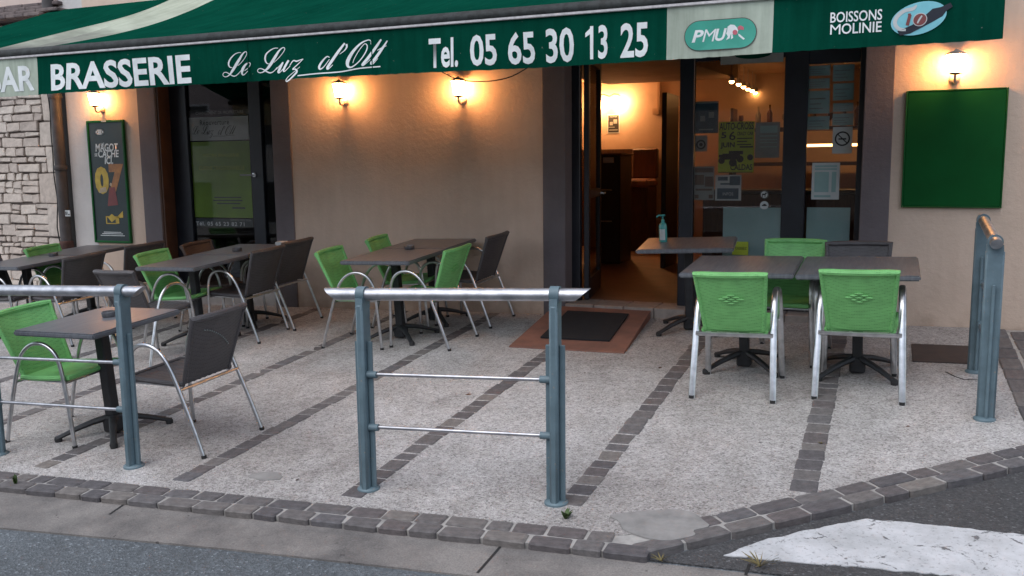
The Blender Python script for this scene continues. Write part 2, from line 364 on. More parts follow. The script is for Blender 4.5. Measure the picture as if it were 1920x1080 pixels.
def text_mesh(s, x0, x1, z0, z1, Y, m, bold=0.0, shear=0.0, depth=.0012, space=1.0):
    cu = bpy.data.curves.new('text', 'FONT'); cu.body = s; cu.offset = bold; cu.shear = shear; cu.extrude = 0; cu.space_character = space
    cu.resolution_u = 3
    o = bpy.data.objects.new('text', cu); col.objects.link(o)
    me = bpy.data.meshes.new_from_object(o); bpy.data.objects.remove(o); bpy.data.curves.remove(cu)
    xs = [v.co.x for v in me.vertices]; ys = [v.co.y for v in me.vertices]
    ax, bx, ay, by = min(xs), max(xs), min(ys), max(ys)
    for v in me.vertices:
        v.co = (x0+(v.co.x-ax)/(bx-ax)*(x1-x0), Y-depth, z0+(v.co.y-ay)/(by-ay)*(z1-z0))
    me.materials.clear(); me.materials.append(M[m]); return me
def text_on(name, s, x0, x1, z0, z1, Y, m, parent, **k):
    return obj(name, text_mesh(s, x0, x1, z0, z1, Y, m, **k), parent)
def sheet(pts, h=0.0):                                       # polygon on the ground plane, lifted by h
    mb = MB(); P = [(x, y, gz(x, y)+h) for x, y in pts]; mb.add(P, [tuple(range(len(P)))]); return mb
def slab(pts, h0, h1):
    mb = MB(); n = len(pts)
    mb.add([(x, y, gz(x, y)+h0) for x, y in pts]+[(x, y, gz(x, y)+h1) for x, y in pts],
           [tuple(range(n))[::-1], tuple(range(n, 2*n))]+[(i, (i+1)%n, n+(i+1)%n, n+i) for i in range(n)])
    return mb
def flat(o): return o

# ------------------------------------------------------------------ ground
def axis(lo, hi, near0, near1, n):
    a = [near0+(near1-near0)*i/n for i in range(n+1)]
    return [lo, lo*.4+near0*.6]+a+[hi*.4+near1*.6, hi]
xs = axis(-400, 400, -14, 8, 22); ys = axis(-400, 400, -6, 9, 15)
cl = lambda v, a, b: max(a, min(b, v))
mb = MB(); nx = len(xs)
mb.add([(x, y, gz(cl(x, -14, 8), cl(y, -6, 9))-.037) for y in ys for x in xs],
       [(j*nx+i, j*nx+i+1, (j+1)*nx+i+1, (j+1)*nx+i) for j in range(len(ys)-1) for i in range(nx-1)])
tag(mb.build('road', 'asphalt'), kind='structure')
ky = lambda x: 3.455+.055*(x+1.0)                           # outer edge of the kerb along the street
IN0, IN1 = (-1.20, 3.64), (.72, 5.19)                        # inner kerb corner and its far end along the side street
OU0, OU1 = (-.90, 3.475), (.86, 5.06)
WY = 7.82
tag(slab([(-12, ky(-12)+.19), (-1.22, ky(-1.22)+.19), (-1.06, 3.615), (-1.0, 3.63), (.735, 5.185), (.72, 7.9), (-.1, 7.9), (-.1, 8.12), (-12, 8.12)], -.25, 0).build('terrace', 'terrace'), kind='structure')
terrace = bpy.data.objects['terrace']
tag(slab([(-12, ky(-12)+.012), (OU0[0]-.04, ky(OU0[0])+.012), (OU0[0]+.01, ky(OU0[0])+.034), (OU1[0]-.014, OU1[1]+.014), (.715, 5.20), (-1.14, 3.66), (-12, ky(-12)+.192)], -.25, -.004).build('kerb', 'mortar'), kind='structure')
kerb = bpy.data.objects['kerb']
gut = slab([(-12, ky(-12)-.34), (-4.0, 2.93), (-2.7, 3.07), (-1.4, 3.17), (1.2, 3.36), (1.2, 3.57), (-.55, 3.488), (-12, ky(-12)-.004)], -.25, -.028)
tag(gut.build('gutter', 'concrete'), kind='structure')
tag(slab([(-.86, 3.497), (.9, 3.585), (5, 3.75), (8, 7.8), (1.02, 7.8), (1.02, 5.2), (.87, 5.06)], -.25, -.030).build('side_road', 'asphalt2'), kind='structure')
# painted crossing on the side street
zp = [G(1358, 1040, -.026), G(1440, 1010, -.026), G(1560, 984, -.026), G(1625, 973, -.026), G(1700, 979, -.026), G(1820, 992, -.026), G(1920, 1002, -.026)]
q = [(p.x, p.y) for p in zp]; e = G(1920, 1002, -.026)
pts = q+[(e.x+1.4, e.y+.18), (e.x+1.5, e.y-.36), (G(1800, 1080, -.026).x, G(1800, 1080, -.026).y), (G(1600, 1062, -.026).x, G(1600, 1062, -.026).y), (G(1440, 1048, -.026).x, G(1440, 1048, -.026).y)]
rg = []
for a_, b_ in zip(pts, pts[1:]+pts[:1]):
    n_ = max(2, int((Vector(b_)-Vector(a_)).length/.03))
    for k in range(n_): q_ = Vector(a_).lerp(Vector(b_), k/n_); rg.append((q_.x+random.uniform(-.007, .007), q_.y+random.uniform(-.007, .007)))
pts = rg
tag(slab(pts, -.05, -.026).build('crossing_marking', 'paint'), kind='structure')
# gutter joints and cracks
def strip_line(name, pts, wd, h, m, parent=None):
    mb = MB()
    for (a, b) in zip(pts, pts[1:]):
        a, b = Vector(a), Vector(b); n = Vector((-(b-a).y, (b-a).x)).normalized()*wd/2
        mb.add([(p.x, p.y, gz(p.x, p.y)+h) for p in (a-n, b-n, b+n, a+n)], [(0, 1, 2, 3)])
    return mb.build(name, m, parent)
def gp(*ps): return [(G(x, y, -.028).x, G(x, y, -.028).y) for x, y in ps]
for i, ps in enumerate((gp((247, 936), (205, 965)), gp((952, 1008), (930, 1035), (895, 1075)), gp((1405, 1058), (1398, 1079)))):
    o = strip_line('gutter_joint', ps, .012, -.026, 'rubber', bpy.data.objects['gutter'])
# setts ---------------------------------------------------------
def sett_mesh(i):
    rr = random.Random(i); bm = bmesh.new(); bmesh.ops.create_cube(bm, size=1)
    for v in bm.verts:
        v.co.x += rr.uniform(-.035, .035); v.co.y += rr.uniform(-.04, .04); v.co.z += rr.uniform(-.02, .02)
    bmesh.ops.bevel(bm, geom=[e for e in bm.edges], offset=.07, segments=1, affect='EDGES')
    me = bpy.data.meshes.new('sett'); bm.to_mesh(me); bm.free(); me.materials.append(M['sett']); return me
SM = [sett_mesh(i) for i in range(8)]
QG = Vector((0, 0, 1)).rotation_difference(UP).to_matrix().to_4x4()
def sett(parent, x, y, L, Wd, ang, h=.004):
    o = obj('sett', SM[random.randrange(8)], parent)
    m4 = Matrix.Translation((x, y, gz(x, y)+h-.04+random.uniform(-.0025, .0025))) @ QG @ Matrix.Rotation(ang+random.uniform(-.025, .025), 4, 'Z') @ Matrix.Diagonal((L, Wd, .08, 1))
    o.matrix_world = m4
for sx, y0, y1, wd in ((-6.48, 3.5, 7.6, .115), (-5.45, 3.55, 7.7, .115), (-4.43, 3.54, 7.7, .115), (-3.45, 3.6, 7.7, .115), (-2.42, 3.66, 6.55, .125), (-1.33, 3.85, 7.6, .125), (-.32, 4.28, 7.7, .13)):
    y = y0
    while y < y1:
        L = random.uniform(.105, .175); sett(terrace, sx+random.uniform(-.004, .004), y+L/2, L-.004, wd, pi/2, .003); y += L
y = 5.3
while y < 7.7:                                             # the double row along the right border
    L = random.uniform(.22, .32); sett(terrace, .80, y+L/2, L-.012, .125, pi/2, .006); y += L
y = 5.3
while y < 7.7:
    L = random.uniform(.22, .32); sett(terrace, .95, y+L/2, L-.012, .125, pi/2, .002); y += L
tag(slab([(.722, 5.2), (.86, 5.1), (1.02, 5.2), (1.02, 7.8), (.722, 7.8)], -.2, -.006).build('border_bed', 'mortar'), kind='structure')
ka = atan2(.055, 1)
for row, off in ((0, .044), (1, .142)):
    x = -6.4-row*.06
    while x < (-.98 if row == 0 else -1.14):
        L = random.uniform(.12, .225); sett(kerb, x+L/2, ky(x+L/2)+off, L-.013, .089, ka, .003); x += L
d = (Vector(OU1)-Vector(OU0)); LN = d.length; d.normalize(); nrm = Vector((-d.y, d.x)); da = atan2(d.y, d.x)
for row, off in ((0, .046), (1, .145)):
    t = .0+row*.14
    while t < LN+.3:
        L = random.uniform(.14, .235); p = Vector(OU0)+d*(t+L/2)+nrm*off; sett(kerb, p.x, p.y, L-.013, .090, da, .003); t += L
# patches of cement
def blob(name, cx, cy, rx, ry, h, m, label=None):
    P = [(cx+rx*cos(a)*(1+.16*sin(3*a+cx)+.08*sin(7*a)), cy+ry*sin(a)*(1+.14*cos(2*a+cy)+.08*cos(5*a))) for a in [2*pi*i/36 for i in range(36)]]
    return tag(slab(P, -.05, h).build(name, m), kind='structure')
c1 = G(1240, 983); blob('cement_patch', c1.x, c1.y, .20, .14, .004, 'patch')
c2 = G(500, 893); blob('cement_patch', c2.x, c2.y, .10, .05, .0035, 'patch')

ck = [G(x, y) for x, y in ((1772, 697), (1790, 706), (1808, 712), (1832, 711), (1850, 712), (1868, 709))]
strip_line('crack', [(p.x, p.y) for p in ck], .014, .001, 'rubber', terrace)
for px, py in ((917, 604), (1100, 700), (780, 606), (570, 620), (1010, 590), (1230, 690), (620, 800), (880, 740), (1420, 830), (560, 900), (1700, 800), (460, 600)):   # bits of dead leaf and grit
    p = G(px+random.uniform(-9, 9), py); an = random.uniform(0, 6); L = random.uniform(.012, .028)
    MB().add([(p.x+L*cos(an), p.y+L*sin(an), p.z+.003), (p.x-.4*L*sin(an), p.y+.4*L*cos(an), p.z+.006), (p.x-L*cos(an), p.y-L*sin(an), p.z+.002), (p.x+.4*L*sin(an), p.y-.4*L*cos(an), p.z+.001)], [(0, 1, 2, 3)]).build('dead_leaf', 'wood', terrace)

# ------------------------------------------------------------------ the cafe building
SY = 8.0                                                     # plane of the shopfront frames
XL = -8.86; XR = 3.2
cafe = thing('cafe_building', 'beige rendered cafe front with mauve-grey pillars and dark shopfront', 'building')
P1a, P1b = WX(265, WY), WX(298, WY)                          # left pillar of the window
P2a, P2b = WX(513, WY), WX(548, WY)
P3a, P3b = WX(1018, WY), WX(1060, WY)
P4a, P4b = WX(1616, WY), WX(1671, WY)
TOP = 6.5; LH = 2.75
def wall(x0, x1, z0, z1, m='plaster', name='wall'): return MB().box(x0, x1, WY, WY+.3, z0, z1).build(name, m, cafe)
WS = -8.50
wall(XL, WS, -.3, TOP, 'white_wall'); wall(WS, P1a, -.3, TOP); wall(P2b, P3a, -.3, TOP); wall(P4b, XR, -.3, TOP)
wall(P1a, P2b, LH, TOP, name='lintel_wall'); wall(P3a, P4b, LH, TOP, name='lintel_wall')
for a, b in ((P1a, P1b), (P2a, P2b), (P3a, P3b), (P4a, P4b)):
    MB().bbox(a, b, WY-.012, WY+.34, -.3, LH, .006).build('pillar', 'pillar', cafe)
# door steps and sills
mb = MB()
nt_ = 9
for i in range(nt_):
    x0 = P3b+(P4a-P3b)*i/nt_; x1 = P3b+(P4a-P3b)*(i+1)/nt_
    MB().bbox(x0+.003, x1-.003, WY-.03, SY+.14, .1, .325, .006).build('sill_tile', 'tile', cafe)
MB().box(P1b+.002, P2a-.002, WY+.0, SY+.1, -.2, .30).build('window_sill', 'white_wall', cafe)
# -- shopfront right: frames, panes
def rect_frame(x0, x1, z0, z1, y0, y1, w_, name, parent, m='frame', bottom=None):
    b = bottom or w_
    mb = MB().bbox(x0, x0+w_, y0, y1, z0, z1).bbox(x1-w_, x1, y0, y1, z0, z1).bbox(x0+w_, x1-w_, y0, y1, z1-w_, z1).bbox(x0+w_, x1-w_, y0, y1, z0, z0+b)
    return mb.build(name, m, parent)
Xd0, Xd1 = WX(1087, SY), WX(1273, SY); Xj = WX(1300, SY); Xm0, Xm1 = WX(1467, SY), WX(1511, SY); Xe0, Xe1 = WX(1606, SY), P4a
sf = MB().bbox(P3b-.02, Xd0, SY, SY+.07, .325, LH).bbox(Xd1, Xj, SY, SY+.07, .325, LH).bbox(Xm0, Xm1, SY, SY+.07, .325, LH).bbox(Xe0, Xe1+.02, SY, SY+.07, .325, LH)
sf.bbox(Xj, Xm0, SY+.003, SY+.067, .325, .52).bbox(Xm1, Xe0, SY+.003, SY+.067, .325, .52).bbox(Xj, Xm0, SY+.003, SY+.067, 2.47, LH).bbox(Xm1, Xe0, SY+.003, SY+.067, 2.40, LH).bbox(Xd0, Xd1, SY+.003, SY+.067, 2.68, LH)
fr = sf.build('shopfront_frame', 'frame', cafe)
for a, b, t in ((Xj, Xm0, 2.47), (Xm1, Xe0, 2.40)): MB().box(a, b, SY+.03, SY+.036, .52, t).build('pane', 'glass', fr)
# -- the open entrance door, swung inwards
leafm = Matrix.Translation((Xd0+.045, SY+.06, .33)) @ Matrix.Rotation(radians(90+9.5), 4, 'Z')
leaf = obj('door', None, cafe); leaf.matrix_world = leafm
LW, LHt = .86, 2.3
mbl = MB().bbox(0, .09, -.025, .025, 0, LHt).bbox(LW-.09, LW, -.025, .025, 0, LHt).bbox(.09, LW-.09, -.025, .025, 0, .2).bbox(.09, LW-.09, -.025, .025, LHt-.1, LHt).bbox(.09, LW-.09, -.025, .025, .95, 1.03)
mbl.build('leaf_frame', 'frame', leaf); MB().box(.09, LW-.09, -.004, .004, .2, LHt-.1).build('pane', 'glass', leaf)
MB().tube([(LW-.045, -.02, .98), (LW-.045, -.07, .98), (LW-.16, -.07, .98)], .01, 8).build('handle', 'alu', leaf, True)
# -- left window door
Wx0, Wx1 = P1b, P2a
Fa, Fb, Fc, Fd = WX(336, SY), WX(354, SY), WX(470, SY), WX(492, SY)
sw = MB().bbox(Wx0-.02, Fb, SY, SY+.07, .30, LH).bbox(Fc, Fd, SY, SY+.07, .30, LH).bbox(Fb, Fc, SY+.003, SY+.067, .30, .45).bbox(Fb, Fc, SY+.003, SY+.067, 2.62, LH).bbox(Fd, Wx1+.05, SY+.003, SY+.067, .30, .42).bbox(Fd, Wx1+.05, SY+.003, SY+.067, 2.62, LH)
lf = sw.build('window_door_frame', 'frame', cafe)
MB().box(Fb, Fc, SY+.03, SY+.036, .45, 2.62).build('pane', 'glass', lf); MB().box(Fd, Wx1+.05, SY+.03, SY+.036, .42, 2.62).build('pane', 'glass', lf)
hz = WL(476, 328, SY).z
MB().lathe([(.024, 0), (.024, .012), (.012, .016)], 12).build('handle_rosette', 'alu', lf, True).matrix_world = Matrix.Translation((WX(476, SY), SY-.001, hz)) @ Matrix.Rotation(pi/2, 4, 'X')
MB().tube([(WX(476, SY), SY-.012, hz), (WX(476, SY), SY-.05, hz), (WX(455, SY), SY-.055, hz)], .008, 8).build('handle', 'alu', lf, True)
# reveal cheek left of window (brownish timber)
MB().box(P1b+.0005, P1b+.03, WY+.01, SY-.002, .30, LH).build('reveal', 'wood', cafe)
# -- inside: the bar room
RX0, RX1, RY0, RY1, FZ, CZ = -4.9, 1.6, SY+.16, 13.6, .322, 2.86
def inside(name, m, *b): return MB().box(*b).build(name, m, cafe)
inside('interior_floor', 'int_floor', RX0, RX1, SY+.141, RY1, FZ-.1, FZ)
inside('interior_ceiling', 'int_ceiling', RX0, RX1, SY+.08, RY1, CZ, CZ+.1)
inside('interior_wall', 'int_wall', RX0, RX1, RY1, RY1+.1, FZ, CZ); inside('interior_wall', 'int_wall', RX0-.1, RX0, WY+.31, RY1, FZ, CZ); inside('interior_wall', 'int_wall', RX1, RX1+.1, WY+.31, RY1, FZ, CZ)
inside('interior_wall', 'int_wall', RX0, P3b-.02, WY+.345, WY+.40, FZ, CZ); inside('interior_wall', 'int_wall', P4a+.02, RX1, WY+.345, WY+.40, FZ, CZ)
inside('interior_wall', 'int_wall', P3b-.02, P4a+.02, SY+.08, SY+.14, 2.70, CZ)
a = WL(1118, 132, 10.5); b = WL(1222, 158, 13.5)
MB().prism([(-3.9, 8.3, 2.859), (-2.2, 8.3, 2.859), (-2.2, 8.3, 2.66), (-3.9, 8.3, 2.66)], (0.35, 3.6, 0)).build('ceiling_beam', 'int_ceiling', cafe)
wz = WL(1200, 279, 13.5).z; inside('wainscot', 'wood', RX0+.01, WX(1222, 13.55), RY1-.06, RY1-.001, FZ, wz)
inside('wall_conduit', 'int_ceiling', WX(1229, 13.5), WX(1234, 13.5), RY1-.03, RY1-.001, 2.35, CZ); inside('socket_box', 'int_ceiling', WX(1221, 13.5), WX(1233, 13.5), RY1-.05, RY1-.002, 2.33, 2.42)
# dark room behind the left window
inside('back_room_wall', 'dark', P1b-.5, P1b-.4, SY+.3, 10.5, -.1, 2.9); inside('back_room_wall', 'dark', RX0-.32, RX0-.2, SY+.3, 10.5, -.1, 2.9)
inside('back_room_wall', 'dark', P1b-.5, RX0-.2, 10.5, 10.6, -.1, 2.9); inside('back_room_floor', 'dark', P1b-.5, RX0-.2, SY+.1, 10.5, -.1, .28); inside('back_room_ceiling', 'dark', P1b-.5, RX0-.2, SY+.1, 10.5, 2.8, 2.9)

# -- furniture indoors
cab = thing('cabinet', 'tall black cabinet inside the open doorway', 'cabinet')
ca, cb = WX(1100, 11.2), WX(1163, 11.2); cz = WL(1140, 292, 11.2).z
MB().bbox(ca, cb, 11.2, 11.75, FZ, cz, .01).build('carcass', 'black', cab); MB().bbox(ca-.03, cb+.02, 11.17, 11.78, cz, cz+.03, .006).build('counter_top', 'wood', cab)
MB().bbox(WX(1130, 11.17), WX(1150, 11.17), 11.185, 11.199, cz-.09, cz-.02, .002).build('name_plate', 'paper', cab)
for zz in (.55, .95): MB().tube([(ca+.2, 11.17, FZ+zz), (cb-.1, 11.17, FZ+zz)], .008, 6).build('handle', 'alu', cab)
bench = thing('bench', 'brown upholstered bench against the inner wall', 'bench')
bx0, bx1 = WX(1168, 12.9), WX(1216, 12.9); bz = WL(1190, 336, 12.9).z
MB().bbox(bx0, bx1, 12.85, 13.5, bz-.12, bz, .03).build('seat', 'ramp', bench); MB().bbox(bx0+.02, bx1-.02, 12.95, 13.5, FZ, bz-.121, .01).build('base', 'wood', bench); MB().bbox(bx0, bx1, 13.4, 13.535, bz+.001, bz+.45, .02).build('backrest', 'wood', bench)
dr = thing('inner_door', 'dark inner door with an edge coloured as if lit, half open beyond the entrance', 'door')
dx = WX(1246, 11.5); dzt = WL(1250, 180, 11.5).z
MB().bbox(dx, dx+.10, 11.5, 11.56, FZ, dzt, .004).build('lit_tint_edge', 'int_wall', dr); MB().bbox(dx+.101, dx+.16, 10.9, 11.56, FZ, dzt, .004).build('leaf', 'black', dr)  # orange lamplight on the door's edge is put into its colour
MB().bbox(dx+.035, dx+.05, 11.488, 11.5, 1.55, 1.95, .002).build('pull_handle', 'wood', dr)
bar = thing('bar_counter', 'wooden bar counter behind the shop window', 'counter')
MB().bbox(-2.15, .9, 11.3, 11.8, FZ, 1.22, .01).build('front_panel', 'wood', bar); MB().bbox(-2.2, .95, 11.2, 11.85, 1.221, 1.27, .01).build('counter_top', 'black', bar)
bs = thing('back_shelf', 'lit back bar shelf with orange strip light', 'shelf')
MB().bbox(-2.1, .9, 12.9, 13.3, 1.55, 1.60, .006).build('board', 'wood', bs); MB().bbox(-2.1, .9, 12.9, 13.3, 2.02, 2.07, .006).build('board', 'wood', bs); MB().bbox(-1.3, .6, 12.88, 12.9, 1.80, 1.835, .002).build('strip_light', 'strip_glow', bs)
for xx in (-2.1, .86): MB().bbox(xx, xx+.04, 12.92, 13.3, FZ, 2.35, .004).build('upright', 'wood', bs)
kk = 0
for i in range(14):
    xx = -1.95+.19*i+random.uniform(-.03, .03); big = i % 3
    pr = [(.034, 0), (.037, .02), (.037, .16+.02*big), (.013, .21+.02*big), (.013, .27+.02*big), (.015, .275+.02*big)] if big else [(.026, 0), (.004, .006), (.004, .08), (.034, .12), (.030, .18)]
    o = MB().lathe(pr, 12).build('bottle' if big else 'wine_glass', ('bottle1', 'bottle2')[i % 2], None, True, (xx, 13.05, 2.071))
    if big: tag(o, ('tall amber bottle standing on the upper back bar shelf', 'tall pale bottle standing on the upper back bar shelf')[i % 2], 'bottle', 'bottles on the back bar shelf')
    else: tag(o, ('amber stemmed glass standing on the upper back bar shelf', 'pale stemmed glass standing on the upper back bar shelf')[i % 2], 'glass', 'glasses on the back bar shelf')
for i, (px, py) in enumerate(((1372, 152), (1385, 157), (1394, 162), (1402, 166), (1410, 169), (1416, 173))):
    p = WL(px, py, 10.6+.45*i); z = CZ-.002
    d_ = ray(px, py); p = CAM+d_*((2.60-1.6)/d_.z) if d_.z > 0 else p
    t = thing('ceiling_spot', ('first', 'second', 'third', 'fourth', 'fifth', 'sixth')[i]+' small lit spotlight over the bar, counting from the street window', 'spotlight', 'spotlights over the bar'); t.location = (p.x, p.y, 2.60)
    MB().lathe([(.006, .26), (.006, .07), (.03, .065), (.035, 0)], 10).build('holder', 'lamp_metal', t, True); MB().lathe([(.012, -.03), (.028, -.018), (.03, -.001)], 10).build('bulb', 'spot_glow', t, True)
sc = thing('wall_sconce', 'lit double sconce with ironwork on the inner wall', 'wall lamp')
sc.location = WL(1144, 181, RY1-.01)
MB().lathe([(.07, 0), (.07, .02), (.03, .04)], 14).build('rosette', 'lamp_cap', sc, True).matrix_world = sc.matrix_basis @ Matrix.Rotation(pi/2, 4, 'X')
for s in (-1, 1):
    MB().tube([(0, -.04, 0), (s*.08, -.08, .03), (s*.16, -.1, .02), (s*.2, -.1, -.02)], .009, 8).build('arm', 'lamp_cap', sc, True)
    MB().lathe([(.04, -.02), (.075, -.08), (.085, -.17), (.06, -.19)], 14, (s*.17, -.11, 0)).build('shade', 'sconce_glow', sc, True)
def notice(name, px0, py0, px1, py1, Y, m, label, cat='poster', th=.003, group=None):
    a = WL(px0, (py0+py1)/2, Y).x; b = WL(px1, (py0+py1)/2, Y).x; zt = WL((px0+px1)/2, py0, Y).z; zb = WL((px0+px1)/2, py1, Y).z
    o = thing(name, label, cat, group); MB().box(a, b, Y-th, Y, zb, zt).build('sheet', m, o)
    return o, a, b, zb, zt
def bars(o, a, b, zb, zt, Y, m, rects, name='print', th=.0012):   # printed rectangles in 0..1 sheet coordinates
    mb = MB()
    for (u0, u1, v0, v1) in rects: mb.box(a+(b-a)*u0, a+(b-a)*u1, Y-th, Y-.0002, zb+(zt-zb)*v0, zb+(zt-zb)*v1)
    o2 = mb.build(name, m, o)
    if len(rects) > 1: o2['kind'] = 'stuff'
    return o2
def tx(o, a, b, zb, zt, Y, s, u0, u1, v0, v1, m, **k): return text_on('lettering', s, a+(b-a)*u0, a+(b-a)*u1, zb+(zt-zb)*v0, zb+(zt-zb)*v1, Y, m, o, **k)
n_, a, b, zb, zt = notice('hygiene_notice', 1139, 214, 1162, 250, RY1-.002, 'paper', 'dark notice with two masked faces under the inner sconce', 'notice')
bars(n_, a, b, zb, zt, RY1-.006, 'ink', [(.07, .93, .06, .94)]); tx(n_, a, b, zb, zt, RY1-.008, 'Important', .2, .8, .82, .9, 'paper'); bars(n_, a, b, zb, zt, RY1-.0085, 'grey_paper', [(.2, .45, .42, .6), (.5, .8, .5, .72), (.15, .85, .15, .2), (.1, .6, .3, .34)])

# -- papers on the shop window (inside face of the glass)
GY = SY+.045
def win(*k, **kw): return notice(*k[:5], GY, *k[5:], **kw)
n_, a, b, zb, zt = win('mask_notice', 1302, 190, 1347, 250, 'blue_paper', 'blue notice showing two masked faces in the shop window', 'notice')
bars(n_, a, b, zb, zt, GY-.004, 'grey_paper', [(0, 1, .93, 1), (.25, .45, .38, .55), (.6, .82, .48, .66), (.2, .8, .1, .14), (0, .05, 0, 1)])
n_, a, b, zb, zt = win('camera_notice', 1303, 254, 1326, 284, 'grey_paper', 'small white notice with black round emblem in the shop window', 'notice')
mb = MB(); cx, cz_ = (a+b)/2, (zb+zt)/2
def ring(mb, cx, cz, r0, r1, Y, n=24, ex=1.0):
    vs = [(cx+r*ex*cos(2*pi*i/n), Y, cz+r*sin(2*pi*i/n)) for r in (r0, r1) for i in range(n)]
    return mb.add(vs, [(i, (i+1)%n, n+(i+1)%n, n+i) for i in range(n)])
def disc(mb, cx, cz, r, Y, n=24, ex=1.0, rot=0.0):
    P = []
    for i in range(n):
        u, v = r*ex*cos(2*pi*i/n), r*sin(2*pi*i/n); P.append((cx+u*cos(rot)-v*sin(rot), Y, cz+u*sin(rot)+v*cos(rot)))
    return mb.add(P, [tuple(range(n))])
ring(mb, cx, cz_-.01, .028, .042, GY-.0045); disc(mb, cx, cz_-.01, .016, GY-.0045); mb.build('emblem', 'ink', n_)
n_, a, b, zb, zt = win('autocross_poster', 1347, 228, 1414, 324, 'yellow', 'fluorescent yellow auto-cross poster in the shop window')
K = (n_, a, b, zb, zt, GY-.003)
tx(*K, 'AUTO-CROSS', .02, .98, .84, .985, 'ink', bold=.02); tx(*K, '5', .08, .22, .68, .8, 'ink', bold=.03); tx(*K, '6', .3, .48, .64, .81, 'ink', bold=.01); tx(*K, 'JUIN', .06, .46, .47, .6, 'ink', bold=.03)
tx(*K, 'CRAZY CAR', .52, .97, .73, .8, 'ink', bold=.02); tx(*K, 'CALDAS', .35, .97, .05, .17, 'ink', bold=.03)
bars(n_, a, b, zb, zt, GY-.0035, 'ink', [(.52, .95, .66, .68), (.52, .8, .6, .62), (.52, .92, .54, .56), (.6, .97, .49, .52), (.02, .3, .3, .36), (.02, .97, .005, .02), (.12, .62, .26, .38), (.3, .7, .36, .43)])
mb = MB()
for u, v, r in ((.1, .24, .028), (.42, .2, .034), (.9, .3, .026), (.62, .27, .03)): disc(mb, a+(b-a)*u, zb+(zt-zb)*v, r, GY-.004)
mb.build('wheel_print', 'ink', n_)
n_, a, b, zb, zt = win('plain_sheet', 1416, 229, 1462, 296, 'grey_paper', 'pale grey printed sheet taped beside the yellow poster', 'notice')
bars(n_, a, b, zb, zt, GY-.0035, 'teal_paper', [(.2, .9, .7, .9), (.2, .9, .6, .63), (.2, .9, .5, .52), (.2, .9, .42, .44), (.2, .9, .3, .32)])
n_, a, b, zb, zt = win('photo_flyer', 1301, 312, 1339, 375, 'grey_paper', 'flyer with dark photographs low in the shop window corner', 'flyer')
bars(n_, a, b, zb, zt, GY-.0035, 'wood', [(.05, .95, .82, .95), (.05, .5, .45, .75), (.55, .95, .4, .7), (.05, .25, .05, .16), (.75, .95, .05, .16), (.1, .9, .28, .34)])
n_, a, b, zb, zt = win('event_flyer', 1341, 328, 1390, 376, 'paper', 'white framed event flyer with dark lower block in the shop window', 'flyer')
bars(n_, a, b, zb, zt, GY-.0035, 'blue_paper', [(.08, .9, .06, .48), (.1, .48, .78, .93), (.55, .95, .6, .95), (.2, .55, .62, .68)]); tx(n_, a, b, zb, zt, GY-.004, 'INFOS', .3, .7, .2, .32, 'paper')
n_, a, b, zb, zt = win('window_board', 1355, 389, 1463, 520, 'teal_paper', 'pale teal board standing in the window beside the entrance', 'board')
n_, a, b, zb, zt = win('window_board', 1511, 389, 1592, 520, 'teal_paper', 'pale teal board standing in the narrow side window', 'board')
n_, a, b, zb, zt = notice('yellow_sticker', 1373, 453, 1403, 478, SY+.028, 'yellow', 'square yellow sticker low on the shop window glass', 'sticker'); tx(n_, a, b, zb, zt, SY+.025, 'POUSSEZ', .1, .9, .4, .6, 'ink')
for px, py, lb in ((1433, 365, 'round white sticker with a dog on the shop window'), (1433, 385, 'round white sticker with a car-like mark on the shop window')):
    p = WL(px, py, SY+.029); o = thing('round_sticker', lb, 'sticker'); mb = MB()
    P = [Vector((p.x+.036*cos(2*pi*i/24), p.y, p.z+.036*sin(2*pi*i/24))) for i in range(24)]
    mb.prism(P[::-1], (0, -.001, 0)).build('disc', 'paper', o); mb = MB(); 
    if py == 365: mb.box(p.x-.018, p.x+.012, p.y-.0022, p.y-.0012, p.z-.004, p.z+.008).box(p.x+.006, p.x+.02, p.y-.0022, p.y-.0012, p.z+.006, p.z+.018).box(p.x-.018, p.x-.012, p.y-.0022, p.y-.0012, p.z-.022, p.z-.004).box(p.x+.004, p.x+.01, p.y-.0022, p.y-.0012, p.z-.022, p.z-.004); ring(mb, p.x, p.z, .029, .035, p.y-.002)
    else: mb.box(p.x-.02, p.x+.02, p.y-.0022, p.y-.0012, p.z-.006, p.z+.004).box(p.x-.008, p.x+.012, p.y-.0022, p.y-.0012, p.z+.004, p.z+.012)
    mb.build('emblem', 'ink', o)
TS = ['thin bluish strip across the top of the narrow window', 'uppermost typed sheet on the wide window side of the narrow window', 'uppermost typed sheet on the mauve pillar side of the narrow window', 'second typed sheet down on the wide window side of the narrow window', 'tall typed sheet, third down on the wide window side of the narrow window', 'second typed sheet down on the mauve pillar side of the narrow window', 'low wide typed sheet, third down on the mauve pillar side', 'lowest typed sheet on the wide window side of the narrow window', 'typed sheet directly above the no smoking notice']
# hours / tariff sheets in the narrow window
for i, (x0, y0, x1, y1) in enumerate(((1514, 112, 1601, 118), (1515, 123, 1557, 142), (1562, 121, 1602, 152), (1515, 147, 1556, 166), (1515, 170, 1556, 213), (1562, 156, 1601, 188), (1562, 193, 1600, 209), (1514, 218, 1555, 243), (1561, 213, 1600, 235))):
    n_, a, b, zb, zt = notice('tariff_sheet', x0, y0, x1, y1, GY, 'teal_paper', TS[i], 'notice', group='typed sheets in the narrow window')
    bars(n_, a, b, zb, zt, GY-.0036, 'grey_paper', [(.08, .8, .62, .68), (.08, .6, .4, .45), (.08, .7, .2, .25)])
n_, a, b, zb, zt = notice('no_smoking_notice', 1561, 238, 1598, 288, SY+.028, 'paper', 'white no smoking sheet on the narrow window', 'notice')
mb = MB(); cx, cz_ = (a+b)/2, zb+(zt-zb)*.56; ring(mb, cx, cz_, .048, .06, SY+.0235, 28)
